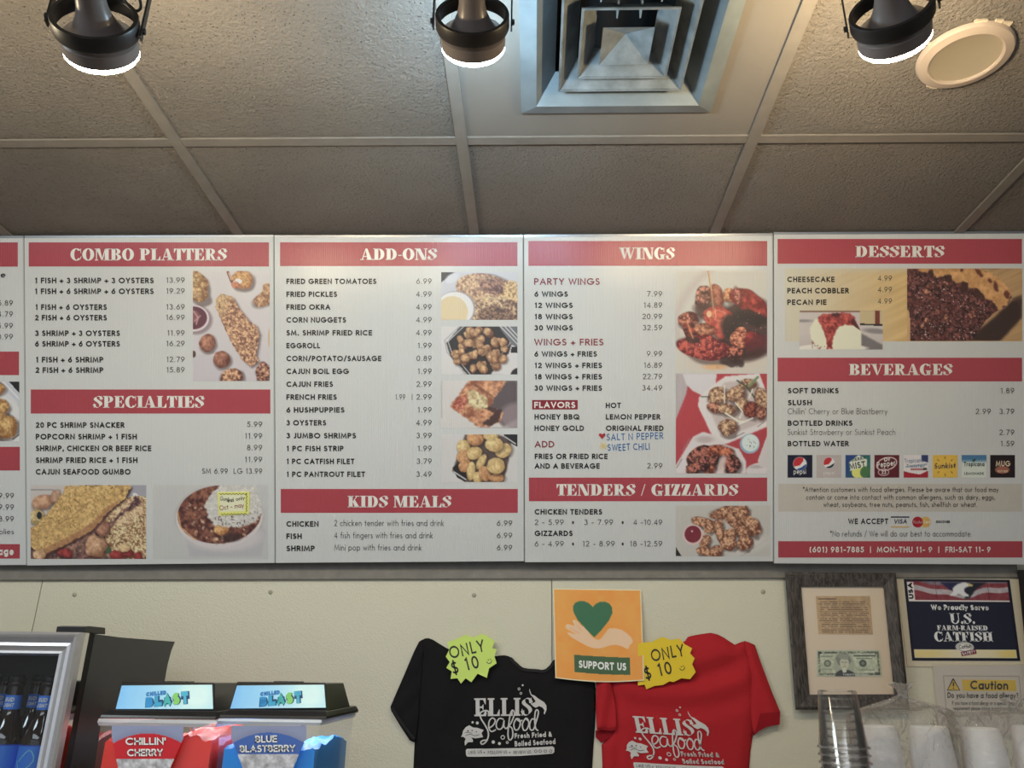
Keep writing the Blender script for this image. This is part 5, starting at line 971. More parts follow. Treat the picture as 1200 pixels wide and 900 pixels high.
YP = [(440, 305), (468, 298), (505, 296), (530, 283), (560, 272), (598, 286), (640, 279), (664, 306), (700, 326), (690, 350), (712, 374), (700, 402), (717, 440), (690, 474), (648, 470), (610, 488), (592, 484), (560, 502), (520, 506), (480, 523), (472, 500), (440, 505)]
star(YP, lambda x, y: .0235, ('yellow', seen(205, 178, 44)), 'price_tag', 'yellow burst price tag on the red shirt', 4.09, (640, 680), (508, 390), (664, 362), (478, 478), (606, 448), 14.5, (652, 420))

# --- orange poster
PC = [(648, 689.6), (751.2, 691), (755, 797.5), (650.8, 794.6)]
plift = lambda x, y: .002+.027*max(0, (y-690)/107)**.8+.0012*math.sin(x/13)+.002*max(0, (y-770)/28)*math.cos((x-648)/32)
def pp(x, y, l=0):  # local 0..104 x 0..107
    q = bil(PC, x/104, y/107); s = 3.2*math.sin(math.pi*min(1, max(0, x/104)))*(y/107)**4; return wp(q[0], q[1]+s, plift(*q)+l)
p = Pic(0, 0, 104, 107, (214, 144, 72), .45); p.tex(np.ones_like(p.X), (208, 138, 66), (220, 150, 78), 22, 2, 1.2)
e = np.minimum(np.minimum(p.X, 104-p.X), np.minimum(p.Y, 107-p.Y)); p.put((e < 1.0).astype(float), (235, 205, 180), .9)
ha = smooth_pts([(16, 42), (24, 44), (22, 38), (27, 38), (34, 46), (32, 38), (38, 44), (42, 54), (52, 60), (60, 52), (66, 46), (80, 48), (90, 56), (92, 62), (88, 66), (86, 70), (76, 66), (66, 66), (52, 70), (40, 68), (28, 62), (18, 56), (16, 52), (26, 54), (14, 47)], 3, True)
p.put(p.P(ha, 1), (228, 176, 146)); p.put(p.P([(18, 46), (30, 52), (30, 54), (18, 48)], 1), (214, 150, 110), .6); p.put(p.P([(25, 40), (33, 49), (31, 50)], 1), (214, 150, 110), .6)
hr = [(47, 57), (38, 48), (28, 37), (23.5, 28), (23, 21), (26, 16.5), (31, 14.6), (37, 14.8), (42, 17), (46.5, 21.5), (50, 17.6), (55, 15), (61, 14.8), (66, 17), (69, 21.5), (69.4, 28), (65, 37), (56, 48)]
p.put(p.P(smooth_pts(hr, 3, True) if 0 else hr, 1), (50, 98, 72)); p.put(p.P([(22.6, 78), (88, 80), (88, 99.6), (22.6, 97.6)], 0), (62, 88, 62))
po = p.build('poster', None, pp, 0, PRP); tag(po, 'orange support us poster with a green heart over an open hand', 'poster')
letters('SUPPORT US', (27.6, 92.6), (83.4, 94.6), 8.6, pp, .0008, .24, .2).build('lettering', mat('paper_white', seen(225, 215, 205), .6), po, fix=False)

# --- framed bill
FO = [(919.6, 670.4), (1049.6, 671.2), (1066, 831.5), (932, 831.8)]; FI = [(939, 687.8), (1035.2, 687.8), (1047.8, 813.6), (948.8, 814)]
WOOD = mat('frame_weathered_wood', seen(72, 66, 62), .6); nt = WOOD.node_tree; b_ = nt.nodes['Principled BSDF']; tc = nt.nodes.new('ShaderNodeTexCoord'); mp = nt.nodes.new('ShaderNodeMapping'); mp.inputs['Scale'].default_value = (60, 60, 9)
n_ = nt.nodes.new('ShaderNodeTexNoise'); n_.inputs['Scale'].default_value = 3; n_.inputs['Detail'].default_value = 8; n_.inputs['Distortion'].default_value = 1.2; cr = nt.nodes.new('ShaderNodeValToRGB'); cr.color_ramp.elements[0].position = .35; cr.color_ramp.elements[1].position = .68
cr.color_ramp.elements[0].color = (*seen(34, 29, 28), 1); cr.color_ramp.elements[1].color = (*seen(84, 78, 74), 1); nt.links.new(tc.outputs['Object'], mp.inputs[0]); nt.links.new(mp.outputs[0], n_.inputs['Vector']); nt.links.new(n_.outputs['Fac'], cr.inputs[0]); nt.links.new(cr.outputs[0], b_.inputs['Base Color'])
pf = rootat('picture_frame', 993, 750, 0, 'weathered grey wood frame holding a clipping and a twenty dollar bill', 'picture frame')
for k in range(4):
    a, b, c, d = FO[k], FO[(k+1) % 4], FI[(k+1) % 4], FI[k]; t_ = .55
    mid1 = (b[0]+(c[0]-b[0])*.18, b[1]+(c[1]-b[1])*.18); mid0 = (a[0]+(d[0]-a[0])*.18, a[1]+(d[1]-a[1])*.18)
    MB().loft([[wp(*a, .0125), wp(*a, .030), wp(*mid0, .034), wp(*d, .026), wp(*d, .0125)], [wp(*b, .0125), wp(*b, .030), wp(*mid1, .034), wp(*c, .026), wp(*c, .0125)]], True, True, True).build('frame_rail', WOOD, pf)
MB().slab([wp(x, y, .0205) for x, y in FI], (0, 1, 0), .003).build('mat_board', mat('mat_board_cream', seen(208, 190, 170), .8), pf)
CL = [(955.8, 698.6), (1019.4, 698.4), (1023, 743.6), (959.2, 743.2)]; p = Pic(0, 0, 65, 45, (176, 146, 108), .6); p.tex(np.ones_like(p.X), (166, 136, 98), (186, 156, 118), 12, 3)
rnd = random.Random(9); p.line([(3, 3.4), (24, 3.4)], 1.3, (70, 52, 40), .8)
for k in range(17):
    y = 7+k*2.2; x = 2+rnd.uniform(0, 3); x1 = rnd.choice([62, 62, 60, 40 if k % 5 == 4 else 61]); p.put((abs(p.Y-y) < .55)*((p.X > x) & (p.X < x1))*(vn(p.X, p.Y*0+k, 1.3, k % 5) > .3), (96, 74, 56), .75)
p.build('newspaper_clipping', pf, wp, .0213, PRP, corners=CL)
BL = [(956.8, 762), (1031, 761.8), (1034, 792.6), (957.6, 792.8)]; p = Pic(0, 0, 156, 66, (186, 188, 168), 1.3)
e = np.minimum(np.minimum(p.X, 156-p.X), np.minimum(p.Y, 66-p.Y)); p.put((e < 3).astype(float), (178, 180, 158), .6); p.tex((e < 9).astype(float)*(e > 3), (70, 76, 64), (176, 180, 154), 3.5, 2, 2.2); p.tex((e >= 9).astype(float), (160, 164, 140), (204, 204, 184), 8, 4, 1.3)
p.put(p.P([(20, 4), (50, 4), (50, 9), (20, 9)]), (80, 84, 72), .8); p.put(p.P([(90, 12), (145, 12), (145, 16), (90, 16)]), (76, 80, 68), .85); p.put(p.P([(96, 20), (136, 20), (136, 23), (96, 23)]), (96, 100, 86), .7); p.put(p.P([(10, 14), (40, 14), (40, 18), (10, 18)]), (110, 116, 96), .6)
p.put(p.E(26, 33, 9, 9), (96, 102, 86), .9); p.put(p.E(26, 33, 5, 5), (160, 164, 142), .8); p.put(p.E(112, 33, 9, 9), (64, 72, 60), .95); p.put(p.E(112, 33, 4, 4), (130, 134, 112), .8); p.put(p.P([(100, 48), (140, 48), (140, 51), (100, 51)]), (110, 114, 98), .6); p.put(p.P([(8, 46), (36, 46), (36, 50), (8, 50)]), (130, 134, 116), .6)
p.put(p.E(66, 36, 25, 31, 0), (166, 168, 148), .9); p.put(p.P([(42, 66), (46, 56), (56, 50), (76, 50), (88, 56), (92, 66)], 1), (56, 56, 52)); p.put(p.E(66, 24, 18, 17, 0, .12, 2), (128, 126, 114)); p.put(p.E(67, 33, 11, 15), (196, 192, 172)); p.put(p.P([(60, 46), (72, 46), (70, 56), (62, 56)]), (206, 204, 188)); p.put(p.E(62.6, 30, 2, 1), (70, 66, 60)); p.put(p.E(71, 30, 2, 1), (70, 66, 60)); p.line([(67, 31), (67.6, 37)], .9, (130, 124, 108)); p.line([(63.6, 41), (70.4, 41)], 1, (110, 96, 84)); p.put(p.E(64, 16, 14, 7, 10, .2, 3), (150, 148, 134), .9)
p.build('twenty_dollar_bill', pf, wp, .0220, PRP, corners=BL)
for s, x0, x1, y in (('20', 4, 12, 10), ('20', 143, 152, 11), ('20', 138, 151, 62)): letters(s, (x0, y), (x1, y), 7, loc_proj(BL, 156, 66), .0227, .25, .2).build('lettering', INK, pf, fix=False)
letters('TWENTY DOLLARS', (62, 63.6), (122, 63.6), 4.4, loc_proj(BL, 156, 66), .0227, .2, .2).build('lettering', MATS['paper_white'], pf, fix=False)
GLASS = film('picture_glass', (.97, .98, .97), .04, .03)
quad(MB(), FI, wp, .0247).build('glass_pane', GLASS, pf)

# --- backing sheet and catfish sign
sh = MB().slab([wp(*q, .0030) for q in ((1050.6, 677.4), (1206, 678), (1216, 782.4), (1063.4, 781.2))], (0, 1, 0), .0026).top('paper_sheet', mat('paper_cream', seen(190, 180, 158), .7), 'large pale paper sheet on the wall behind the catfish sign', 'paper')
CS = [(1059, 678.6), (1183.2, 679.6), (1195.8, 774.6), (1069, 774.2)]; CP = loc_proj(CS, 250, 190)
p = Pic(0, 0, 250, 190, (26, 27, 40), 1.5); nv = (30, 32, 48)
fl = ((p.Y > 5) & (p.Y < 50) & (p.X > 6) & (p.X < 244)).astype(float); wave = p.Y+7*np.sin(p.X/32+.6)+3*np.sin(p.X/13); st_ = ((wave/9).astype(int) % 2)
p.put(fl, (120, 44, 52)); p.put(fl*np.clip((wave-22)/2, 0, 1)*np.clip((36-wave)/2, 0, 1), (176, 172, 176)); p.put(fl*np.clip((14-wave)/2, 0, 1), (108, 100, 112)); p.tex(fl, (70, 40, 50), (190, 180, 184), 9, 3, 1.0, .22)
p.put(fl*p.P([(84, 6), (150, 6), (150, 30), (128, 36), (104, 22)], 2), (38, 42, 72)); p.put(fl*p.P([(150, 6), (196, 6), (168, 22), (150, 44), (138, 46)], 2), (34, 36, 46))
p.put(p.P(smooth_pts([(104, 38), (112, 30), (114, 20), (124, 12), (138, 7), (150, 8), (160, 14), (152, 16), (142, 20), (140, 28), (150, 38), (138, 40), (126, 34), (116, 38)], 3, True), 1), (206, 206, 208)); p.put(p.P([(150, 8), (162, 12), (160, 16), (150, 14)], 1), (190, 170, 110))
for x in (74, 196): p.put(((abs(p.X-x) < .7) & (p.Y < 50) & (p.Y > 5)).astype(float), (60, 40, 48), .6)
p.put(((p.X > 6) & (p.X < 22) & (p.Y > 6) & (p.Y < 49)).astype(float), (206, 200, 200)); p.put(((p.Y > 49) & (p.Y < 52) & (p.X > 6) & (p.X < 244)).astype(float), (205, 200, 196))
p.put(((p.Y >= 52) & (p.Y < 163) & (p.X > 6) & (p.X < 244)).astype(float), nv); p.put(((p.Y > 164) & (p.Y < 184) & (p.X > 6) & (p.X < 244)).astype(float), (206, 196, 168)); p.put(((p.Y > 166) & (p.Y < 182) & (p.X > 8) & (p.X < 242)).astype(float)*np.clip(abs(p.X-125)/60-.3, 0, 1)*vn(p.X, p.Y*0, 40, 2), (204, 180, 90), .9)
p.put(p.E(125, 158, 21, 12), (206, 204, 200)); p.put(p.E(125, 158, 18, 9.6)-p.E(125, 158, 17, 8.8), (60, 60, 70), .8)
cs = p.build('sign', None, wp, .0042, PRP, corners=CS); tag(cs, 'dark blue catfish sign with a flag strip along its top', 'sign')
SW = mat('sign_white', seen(220, 214, 210), .5); m = MB()
letters('We Proudly Serve', (57, 71.5), (192, 71.5), 12.5, CP, .0048, .28, .2, mb=m); letters('U.S.', (98, 103.6), (156, 103.6), 25, CP, .0048, style='fat', T=.27, t=.07, mb=m); letters('FARM-RAISED', (66, 119), (184, 119), 12, CP, .0048, style='fat', T=.3, t=.1, mb=m); letters('CATFISH', (57, 145), (193, 145), 23, CP, .0048, style='fat', T=.3, t=.09, mb=m); m.build('lettering', SW, cs, fix=False)
m = MB(); letters('Catfish', (111, 162), (140, 160), 9, CP, .0048, .16, .2, mb=m, slant=.2); letters('USA', (19, 46), (19, 8), 11, CP, .0048, .28, .2, mb=m); m.build('lettering', INK, cs, fix=False)
m = MB(); m.slab([CP(*q, .0052) for q in ((115, 169), (150, 163), (151, 173), (116, 179))], (0, 1, 0), .0006); m.build('safety_stamp', DARKRED, cs); letters('SAFETY', (118, 177), (149, 171.4), 6.5, CP, .0056, .25, .2).build('lettering', SW, cs, fix=False)

# --- caution sign in a sleeve
CA = [(1093.4, 779.6), (1211, 780), (1221, 862), (1101, 861)]; KP = lambda x, y, l=0: wp(x, y, l)
ca = MB().slab([wp(*q, .0068) for q in CA], (0, 1, 0), .0014).top('sign', mat('sign_paper', seen(196, 188, 178), .5), 'pale food allergy caution sign in a clear sleeve', 'sign')
m = MB()
for a, b in (((1105.6, 792), (1194, 792.6)), ((1194, 792.6), (1200.4, 858)), ((1105.6, 792), (1111, 858))): ribbon([a, b], .7, KP, .0074, m, 1)
m.build('printed_border', mat('print_grey', seen(140, 134, 128), .5), ca)
quad(MB(), [(1127, 796.4), (1190, 797), (1191.4, 809.8), (1128.4, 809.4)], KP, .0074).build('yellow_panel', mat('caution_yellow', seen(206, 176, 66), .5), ca)
m = MB(); letters('Caution', (1137, 807.8), (1181.4, 808.2), 10.4, KP, .0080, .2, .2, mb=m); letters('Do you have a food allergy?', (1110.4, 817.8), (1193.4, 818.4), 6.6, KP, .0080, .17, .22, mb=m); m.build('lettering', INK, ca, fix=False)
m = MB(); letters('If you have a food allergy or a special dietary', (1115.6, 826), (1192, 826.4), 4.6, KP, .0080, .13, .2, mb=m); letters('requirement please inform a member of staff', (1117, 832.2), (1192.4, 832.6), 4.6, KP, .0080, .13, .2, mb=m); m.build('lettering', INKL, ca, fix=False)
m = MB(); T3 = [(1117, 795.4), (1124.8, 808.8), (1110.2, 808.8)]
m.poly([wp(x, y, .0074) for x, y in T3]); m.build('warning_triangle', MATS['caution_yellow'], ca)
m = MB(); ribbon(T3+[T3[0]], 1.3, KP, .0080, m, 1); ribbon([(1117.2, 799.4), (1117.4, 804.4)], 1.4, KP, .0080, m, 1); disc(1117.4, 806.4, .8, .8, KP, .0080, m, 10); m.build('warning_triangle', INK, ca, fix=False)
SLV = film('clear_sleeve', (.98, .98, .98), .05, .15, .05, bump=.4, bscale=30); m = MB(); quad(m, [(1091.4, 777.6), (1214, 778), (1224, 866), (1099, 865)], wp, .0092); m.build('clear_sleeve', SLV, ca)
# --- dark frame at the right edge
rf = rootat('picture_frame', 1204, 700, 0, 'dark picture frame mostly cut off at the right edge of the photo', 'picture frame')
OQ = [(1192.4, 668), (1330, 668), (1352, 840), (1209.5, 838)]; IQ = [(1210, 690), (1312, 690), (1328, 820), (1222, 819)]
for k in range(4):
    a, b, c, d = OQ[k], OQ[(k+1) % 4], IQ[(k+1) % 4], IQ[k]
    MB().loft([[wp(*a, .0095), wp(*a, .026), wp(*d, .020), wp(*d, .0095)], [wp(*b, .0095), wp(*b, .026), wp(*c, .020), wp(*c, .0095)]], True, True, True).build('frame_rail', BLACKM, rf)
MB().slab([wp(x, y, .012) for x, y in IQ], (0, 1, 0), .002).build('mat_board', MATS['mat_board_cream'], rf)

# ================================================================== GLASS-DOOR COOLER
YF = 1.50
xr = at(95, 741, YF).x; ztop = at(95, 741, YF).z; Yfor = lambda px, py: xr/at(px, py, 1.0).x
xi, zi = at(63, 768.5, YF).x, at(63, 768.5, YF).z; fw = xr-xi; fh = ztop-zi; xl = xr-.56; zb = CZ+.012
STEEL = mat('brushed_silver', (.60, .60, .63), .34, metal=.65, nscale=60, namt=.05); SIDE = mat('cooler_side_black', (.036, .041, .048), .38, spec=.5)
cool = empty('beverage_cooler', ((xl+xr)/2, 1.7, CZ), 'black countertop beverage cooler with a silver framed glass door', 'cooler')
Yg, Yb1 = Yfor(105, 742), Yfor(111.5, 742); Yk = Yfor(205, 752); zk = at(205, 752, Yk).z
prof = [(Yb1, CZ), (Yb1, ztop-.001), (Yb1+.1, ztop-.003), (Yk, zk), (Yk-.012, zk-.02), (Yk-.02, zk-.05), (Yk-.025, zk-.12), (Yk-.025, CZ)]
def side(x0, x1): return MB().loft([[(x, y, z) for y, z in prof] for x in (x0, x1)], True, True, True)
side(xr-.022, xr).build('side_panel', SIDE, cool, smooth=False); side(xl, xl+.022).build('side_panel', SIDE, cool)
MB().box((xl+.022, Yb1, ztop-.035), (xr-.022, Yk-.03, ztop-.004)).build('top_panel', SIDE, cool); MB().box((xl+.022, Yb1, CZ), (xr-.022, Yk-.03, CZ+.03)).build('base_panel', SIDE, cool); MB().box((xl+.022, Yk-.04, CZ+.03), (xr-.022, Yk-.028, ztop-.035)).build('back_panel', SIDE, cool)
shz = at(8, 870, 1.58).z-.118
shelf = MB()
for k in range(12): shelf.box((xl+.03, Yb1+.01+k*.024, shz-.006), (xr-.03, Yb1+.015+k*.024, shz))
for x in (xl+.03, (xl+xr)/2, xr-.035): shelf.box((x, Yb1+.01, shz-.010), (x+.005, Yk-.05, shz-.006))
shelf.build('wire_shelf', mat('shelf_wire', (.3, .3, .3), .4, metal=.6), cool)
PR = [(0, 0), (.10, -.0045), (.22, -.003), (.34, .004), (.46, .0075), (.58, .006), (.66, .0095), (.80, .011), (.90, .009), (1, .016)]
O4 = [(xl, zb), (xr, zb), (xr, ztop), (xl, ztop)]; I4 = [(xl+fw, zb+fh), (xr-fw, zb+fh), (xr-fw, ztop-fh), (xl+fw, ztop-fh)]
door = MB().box((xl, YF+.016, zb), (xl+fw, Yg, ztop)).box((xr-fw, YF+.016, zb), (xr, Yg, ztop)).box((xl+fw, YF+.016, ztop-fh), (xr-fw, Yg, ztop)).box((xl+fw, YF+.016, zb), (xr-fw, Yg, zb+fh)).build('door', mat('polished_edge', (.75, .75, .76), .08, metal=1), cool)
for k in range(4):
    a, b, c, d = O4[k], O4[(k+1) % 4], I4[(k+1) % 4], I4[k]
    rg = lambda o, i: [(o[0], YF+.016, o[1])]+[(o[0]+(i[0]-o[0])*f, YF+dd, o[1]+(i[1]-o[1])*f) for f, dd in PR]+[(i[0], YF+.019, i[1])]
    MB().loft([rg(a, d), rg(b, c)], True, True, True).build('door_frame_rail', STEEL, door, smooth=True)
quadp = [(x, YF+.014, z) for x, z in I4]; MB().poly(quadp).build('glass_pane', film('cooler_glass', (.80, .83, .86), .06, .02), door)
MB().box((xl+.002, Yg, zb+.002), (xr-.001, Yb1-.0003, ztop-.001)).f and MB().loft([[(xl+.004, Yg, zb+.004), (xr-.0006, Yg, zb+.004), (xr-.0006, Yg, ztop-.0006), (xl+.004, Yg, ztop-.0006)], [(xl+.004, Yb1, zb+.004), (xr-.0006, Yb1, zb+.004), (xr-.0006, Yb1, ztop-.0006), (xl+.004, Yb1, ztop-.0006)]], True).build('door_gasket', mat('rubber_black', (.006, .006, .006), .7), cool)
h0, h1 = at(68, 741.5, YF+.02), at(128, 742, YF+.02)
MB().loft([[(x, y, z) for y, z in ((YF+.012, ztop+.0005), (YF+.012, ztop+.0105), (YF+.03, ztop+.0125), (YF+.085, ztop+.0125), (YF+.09, ztop+.0005))] for x in (h0.x, min(h1.x, xr-.001))], True, True, True).build('hinge_cover', BLACKP, cool, bevel=.001)
# bottles inside
AMB = mat('bottle_brown_glass', (.022, .010, .006), .06, spec=.8, coat=.6); LBL = mat('label_blue', seen(40, 84, 190, .34), .35); LDK = mat('label_navy', seen(20, 44, 120, .34), .35); LWH = mat('label_white', (.85, .87, .9), .4); CAPM = mat('cap_dark', (.02, .022, .03), .3, metal=.3)
def bottle(px, Y, label, first=None):
    c = at(px, 845, Y); x = c.x
    if first is not None: o = copy_tree(first); o.location = (x, Y, shz); tag(o, label); return o
    o = empty('beer_bottle', (x, Y, shz), label, 'bottle', 'bottles inside the cooler'); z = shz
    MB().lathe([(.0001, .002), (.026, .0), (.030, .004), (.0302, .118), (.0285, .130), (.0215, .150), (.0155, .166), (.0140, .178), (.0132, .215), (.0148, .217), (.0150, .223), (.0128, .225), (.0128, .230), (.0001, .231)], (x, Y, z), (0, 0, 1), 32).build('glass_body', AMB, o, smooth=True)
    MB().lathe([(.0136, .224), (.0145, .226), (.0142, .232), (.012, .2345), (.0001, .2348)], (x, Y, z), (0, 0, 1), 24).build('crown_cap', CAPM, o, smooth=True)
    MB().lathe([(.0305, .030), (.0305, .116)], (x, Y, z), (0, 0, 1), 40).build('body_label', LDK, o, smooth=True)
    MB().lathe([(.0307, .070), (.0307, .114)], (x, Y, z), (0, 0, 1), 40, a0=0).build('body_label_band', LBL, o, smooth=True)
    MB().lathe([(.0149, .175), (.0146, .200)], (x, Y, z), (0, 0, 1), 32).build('neck_label', LBL, o, smooth=True)
    def cyl(r, z0): return lambda u, v, l=0: (x+r*math.sin(u/r), Y-r*math.cos(u/r), z0-v)
    letters('BUD', (-.018, 0), (.018, 0), .026, lambda u, v, l=0: cyl(.0312, z+.044)(u, v), 0, .26, .2, slant=.15).build('lettering', LWH, o, fix=False)
    letters('LIGHT', (-.016, 0), (.016, 0), .010, lambda u, v, l=0: cyl(.0312, z+.031)(u, v), 0, .24, .2, slant=.15).build('lettering', LWH, o, fix=False)
    m = MB(); letters('BUD', (-.0088, 0), (.0088, 0), .0075, lambda u, v, l=0: cyl(.0152, z+.1885)(u, v), 0, .26, .2, mb=m, slant=.15); letters('LIGHT', (-.0100, 0), (.0100, 0), .0070, lambda u, v, l=0: cyl(.0152, z+.179)(u, v), 0, .26, .2, mb=m, slant=.15); m.build('lettering', LWH, o, fix=False)
    m = MB(); ribbon([(-.020, 0), (-.006, .018), (.014, 0), (.004, -.018), (-.014, .002)], .0016, lambda u, v, l=0: cyl(.0311, z+.090)(u, v), 0, m, 3); m.build('label_ornament', mat('label_pale_blue', seen(90, 140, 215, .34), .4), o, fix=False)
    return o
b0 = bottle(11, 1.585, 'brown beer bottle with blue labels, front row of the cooler, middle one')
bottle(50, 1.585, 'brown beer bottle with blue labels, front row, next to the silver door frame', b0)
bottle(-31, 1.585, 'brown beer bottle in the front row, cut off by the left photo edge', b0)
bottle(37, 1.665, 'brown beer bottle in the second row, seen between the two front bottles', b0)
bottle(-2, 1.665, 'brown beer bottle in the second row, behind the leftmost visible front bottle', b0)

# ================================================================== SLUSH DISPENSERS
CLR = film('clear_tub_plastic', (.985, .99, .995), .015, .06, .008, (.8, .85, .9), graz=.28); RIMM = film('frosted_rim', (.9, .92, .95), .15, .2, .45, (.85, .88, .92)); PRL = printmat('lit_sign', .3, .4, emit=.10)
def slush(name_label, pan, lipx, tubx, yr, slcol, slspots, label_fn):
    xa, xb = at(lipx[0], 838, 1.505).x, at(lipx[1], 838, 1.505).x
    o = empty('slush_dispenser', ((xa+xb)/2, 1.64, CZ), name_label, 'drink dispenser', 'slush dispensers on the counter')
    zl0, zl1 = at(lipx[0]+30, 842, 1.50).z, at(lipx[0]+30, 832, 1.51).z
    # base and spigot below the frame
    MB().box((xa+.004, 1.50, CZ), (xb-.004, 1.80, CZ+.13)).build('base', BLACKP, o, bevel=.006)
    # lid lip
    MB().loft([[(xa, 1.503, zl0), (xb, 1.503, zl0), (xb, 1.775, zl0), (xa, 1.775, zl0)], [(xa, 1.505, zl0+.005), (xb, 1.505, zl0+.005), (xb, 1.775, zl0+.005), (xa, 1.775, zl0+.005)], [(xa+.012, 1.514, zl1), (xb-.004, 1.514, zl1), (xb-.004, 1.765, zl1), (xa+.012, 1.765, zl1)]], True, True, True).build('lid_lip', BLACKP, o, bevel=.0015)
    TL, TR, BR_, BL_ = pan; Yt, Ybm = 1.545, 1.519
    A, B, C_, D_ = at(*TL, Yt), at(*TR, Yt), at(*BR_, Ybm), at(*BL_, Ybm); zt = (A.z+B.z)/2+.0055; ex_ = .0022
    Pf = [Vector((A.x-ex_-.001, Yt+.004, zt)), Vector((B.x+ex_, Yt+.004, zt)), Vector((C_.x+ex_, Ybm+.001, zl1-.001)), Vector((D_.x-ex_-.001, Ybm+.001, zl1-.001))]
    Bk = [Vector((Pf[0].x+.004, 1.69, zt-.001)), Vector((Pf[1].x, 1.69, zt-.001)), Vector((Pf[2].x, 1.71, zl1-.001)), Vector((Pf[3].x, 1.71, zl1-.001))]
    hood = MB().loft([Pf, Bk], True, True, True).build('hood', BLACKP, o, bevel=.0016)
    for k in range(5): MB().box((A.x+.05+k*.011, 1.60, zt-.001), (A.x+.056+k*.011, 1.63, zt+.0012)).build('hood_vent_rib', BLACKM, hood)
    nrm = (B-A).cross(D_-A).normalized(); nrm = nrm if nrm.y < 0 else -nrm
    PJ = lambda x, y, l=0: (lambda u, v: (A*(1-u)*(1-v)+B*u*(1-v)+C_*u*v+D_*(1-u)*v)+nrm*(.0012+l))(x/100, y/28)
    p = Pic(0, 0, 100, 28, (92, 152, 216), 1.4); g = np.clip(p.X/70, 0, 1); p.put(g, (160, 196, 222), .95); p.put(p.E(82, 12, 16, 14, 0, soft=10), (184, 206, 224), .8); p.tex(np.ones_like(p.X), (180, 215, 235), (225, 240, 246), 14, 3, 1.2, .15); p.build('lit_panel', hood, PJ, .0006, PRL)
    dk = mat('sign_deep_blue', seen(18, 66, 108), .4); cols = [seen(40, 130, 190), seen(50, 145, 185), seen(60, 160, 160), seen(120, 185, 100), seen(70, 160, 190)]
    for wt, l, jj in ((.62, .0012, 0), (.38, .0018, 1)):
        x = 30.0
        for k, ch in enumerate('BLAST'):
            w = 9.3; y0 = 26.6-k*.9; h_ = 11.6+k*.8
            mm = letters(ch, (x+(.6 if jj else 0), y0), (x+w*(.86 if jj else .98), y0-.8), h_, PJ, l, wt, .2); x += w
            mm.build('logo_letter', dk if not jj else mat('logo_colour_%s' % ch, cols[k], .4), hood, fix=False)
    letters('CHILLED', (29, 13.8), (50.5, 11.6), 5.2, PJ, .0012, .42, .2).build('lettering', mat('sign_mid_blue', seen(44, 110, 170), .4), hood, fix=False)
    hl = bpy.data.lights.new('tub_light', 'AREA'); hl.shape = 'RECTANGLE'; hl.size = xb-xa-.04; hl.size_y = .2; hl.energy = .30; hl.color = (.92, .96, 1); ho = bpy.data.objects.new('tub_light', hl); COL.objects.link(ho); ho.parent = o; ho.location = Vector(((xa+xb)/2, 1.64, zl0-.002))-o.location
    # tub
    ta, tb = at(tubx[0], 846, 1.50).x, at(tubx[1], 846, 1.50).x; z0 = zl0; z1 = at(tubx[0]+40, yr, 1.498).z; zbm = CZ+.13
    sq = lambda e_, z, y0, y1: [(ta+e_, y0, z), (tb-e_, y0, z), (tb-e_, y1, z), (ta+e_, y1, z)]
    tub = MB().loft([sq(.003, z1, 1.502, 1.772), sq(.008, zbm+.04, 1.506, 1.770), sq(.010, zbm, 1.510, 1.768)], True).build('tub', CLR, o)
    MB().loft([sq(0, z0-.0005, 1.497, 1.778), sq(-.001, (z0+z1)/2, 1.496, 1.779), sq(.001, z1, 1.499, 1.776), sq(.004, z1, 1.503, 1.771), sq(.004, z0-.0005, 1.503, 1.771), sq(0, z0-.0005, 1.497, 1.778)], True).build('tub_rim', RIMM, tub)
    # slush
    nx, ny = 34, 16; m = MB(); X0, X1, Y0, Y1 = ta+.011, tb-.011, 1.513, 1.765; g = []
    for j in range(ny+1):
        for i in range(nx+1):
            x = X0+(X1-X0)*i/nx; y = Y0+(Y1-Y0)*j/ny; u = i/nx
            z = np.interp(u, [q[0] for q in slspots], [q[1] for q in slspots]); z = at(400, z, 1.512).z+.010*(nz(x*1000, y*1000, 16, 2)-.5)+.006*(nz(x*1000, y*1000, 5, 4)-.5)+.012*math.sin(j/ny*3.1)
            g.append((x, y, z))
    m.vs(g); f = lambda i, j: j*(nx+1)+i
    for j in range(ny):
        for i in range(nx): m.f.append((f(i, j), f(i+1, j), f(i+1, j+1), f(i, j+1)))
    bd = [f(i, 0) for i in range(nx+1)]+[f(nx, j) for j in range(1, ny+1)]+[f(i, ny) for i in range(nx-1, -1, -1)]+[f(0, j) for j in range(ny-1, 0, -1)]
    k0 = m.vs([(g[q][0], g[q][1], zbm+.004) for q in bd]); n = len(bd)
    for q in range(n): m.f.append((bd[q], k0+q, k0+(q+1) % n, bd[(q+1) % n]))
    m.build('slush', slcol, o, smooth=True)
    MB().lathe([(.004, 0), (.004, z1-zbm-.004)], ((ta+tb)/2+.045, 1.55, zbm+.002), (0, 0, 1), 12).build('auger_rod', mat('rod_steel', (.8, .8, .8), .2, metal=1), o)
    label_fn(tub); return o
SR = mat('slush_cherry', (.86, .05, .035), .35, sss=.3, emit=(.9, .05, .03), es=.0); SB = mat('slush_blue', (.01, .30, .85), .35, sss=.3)
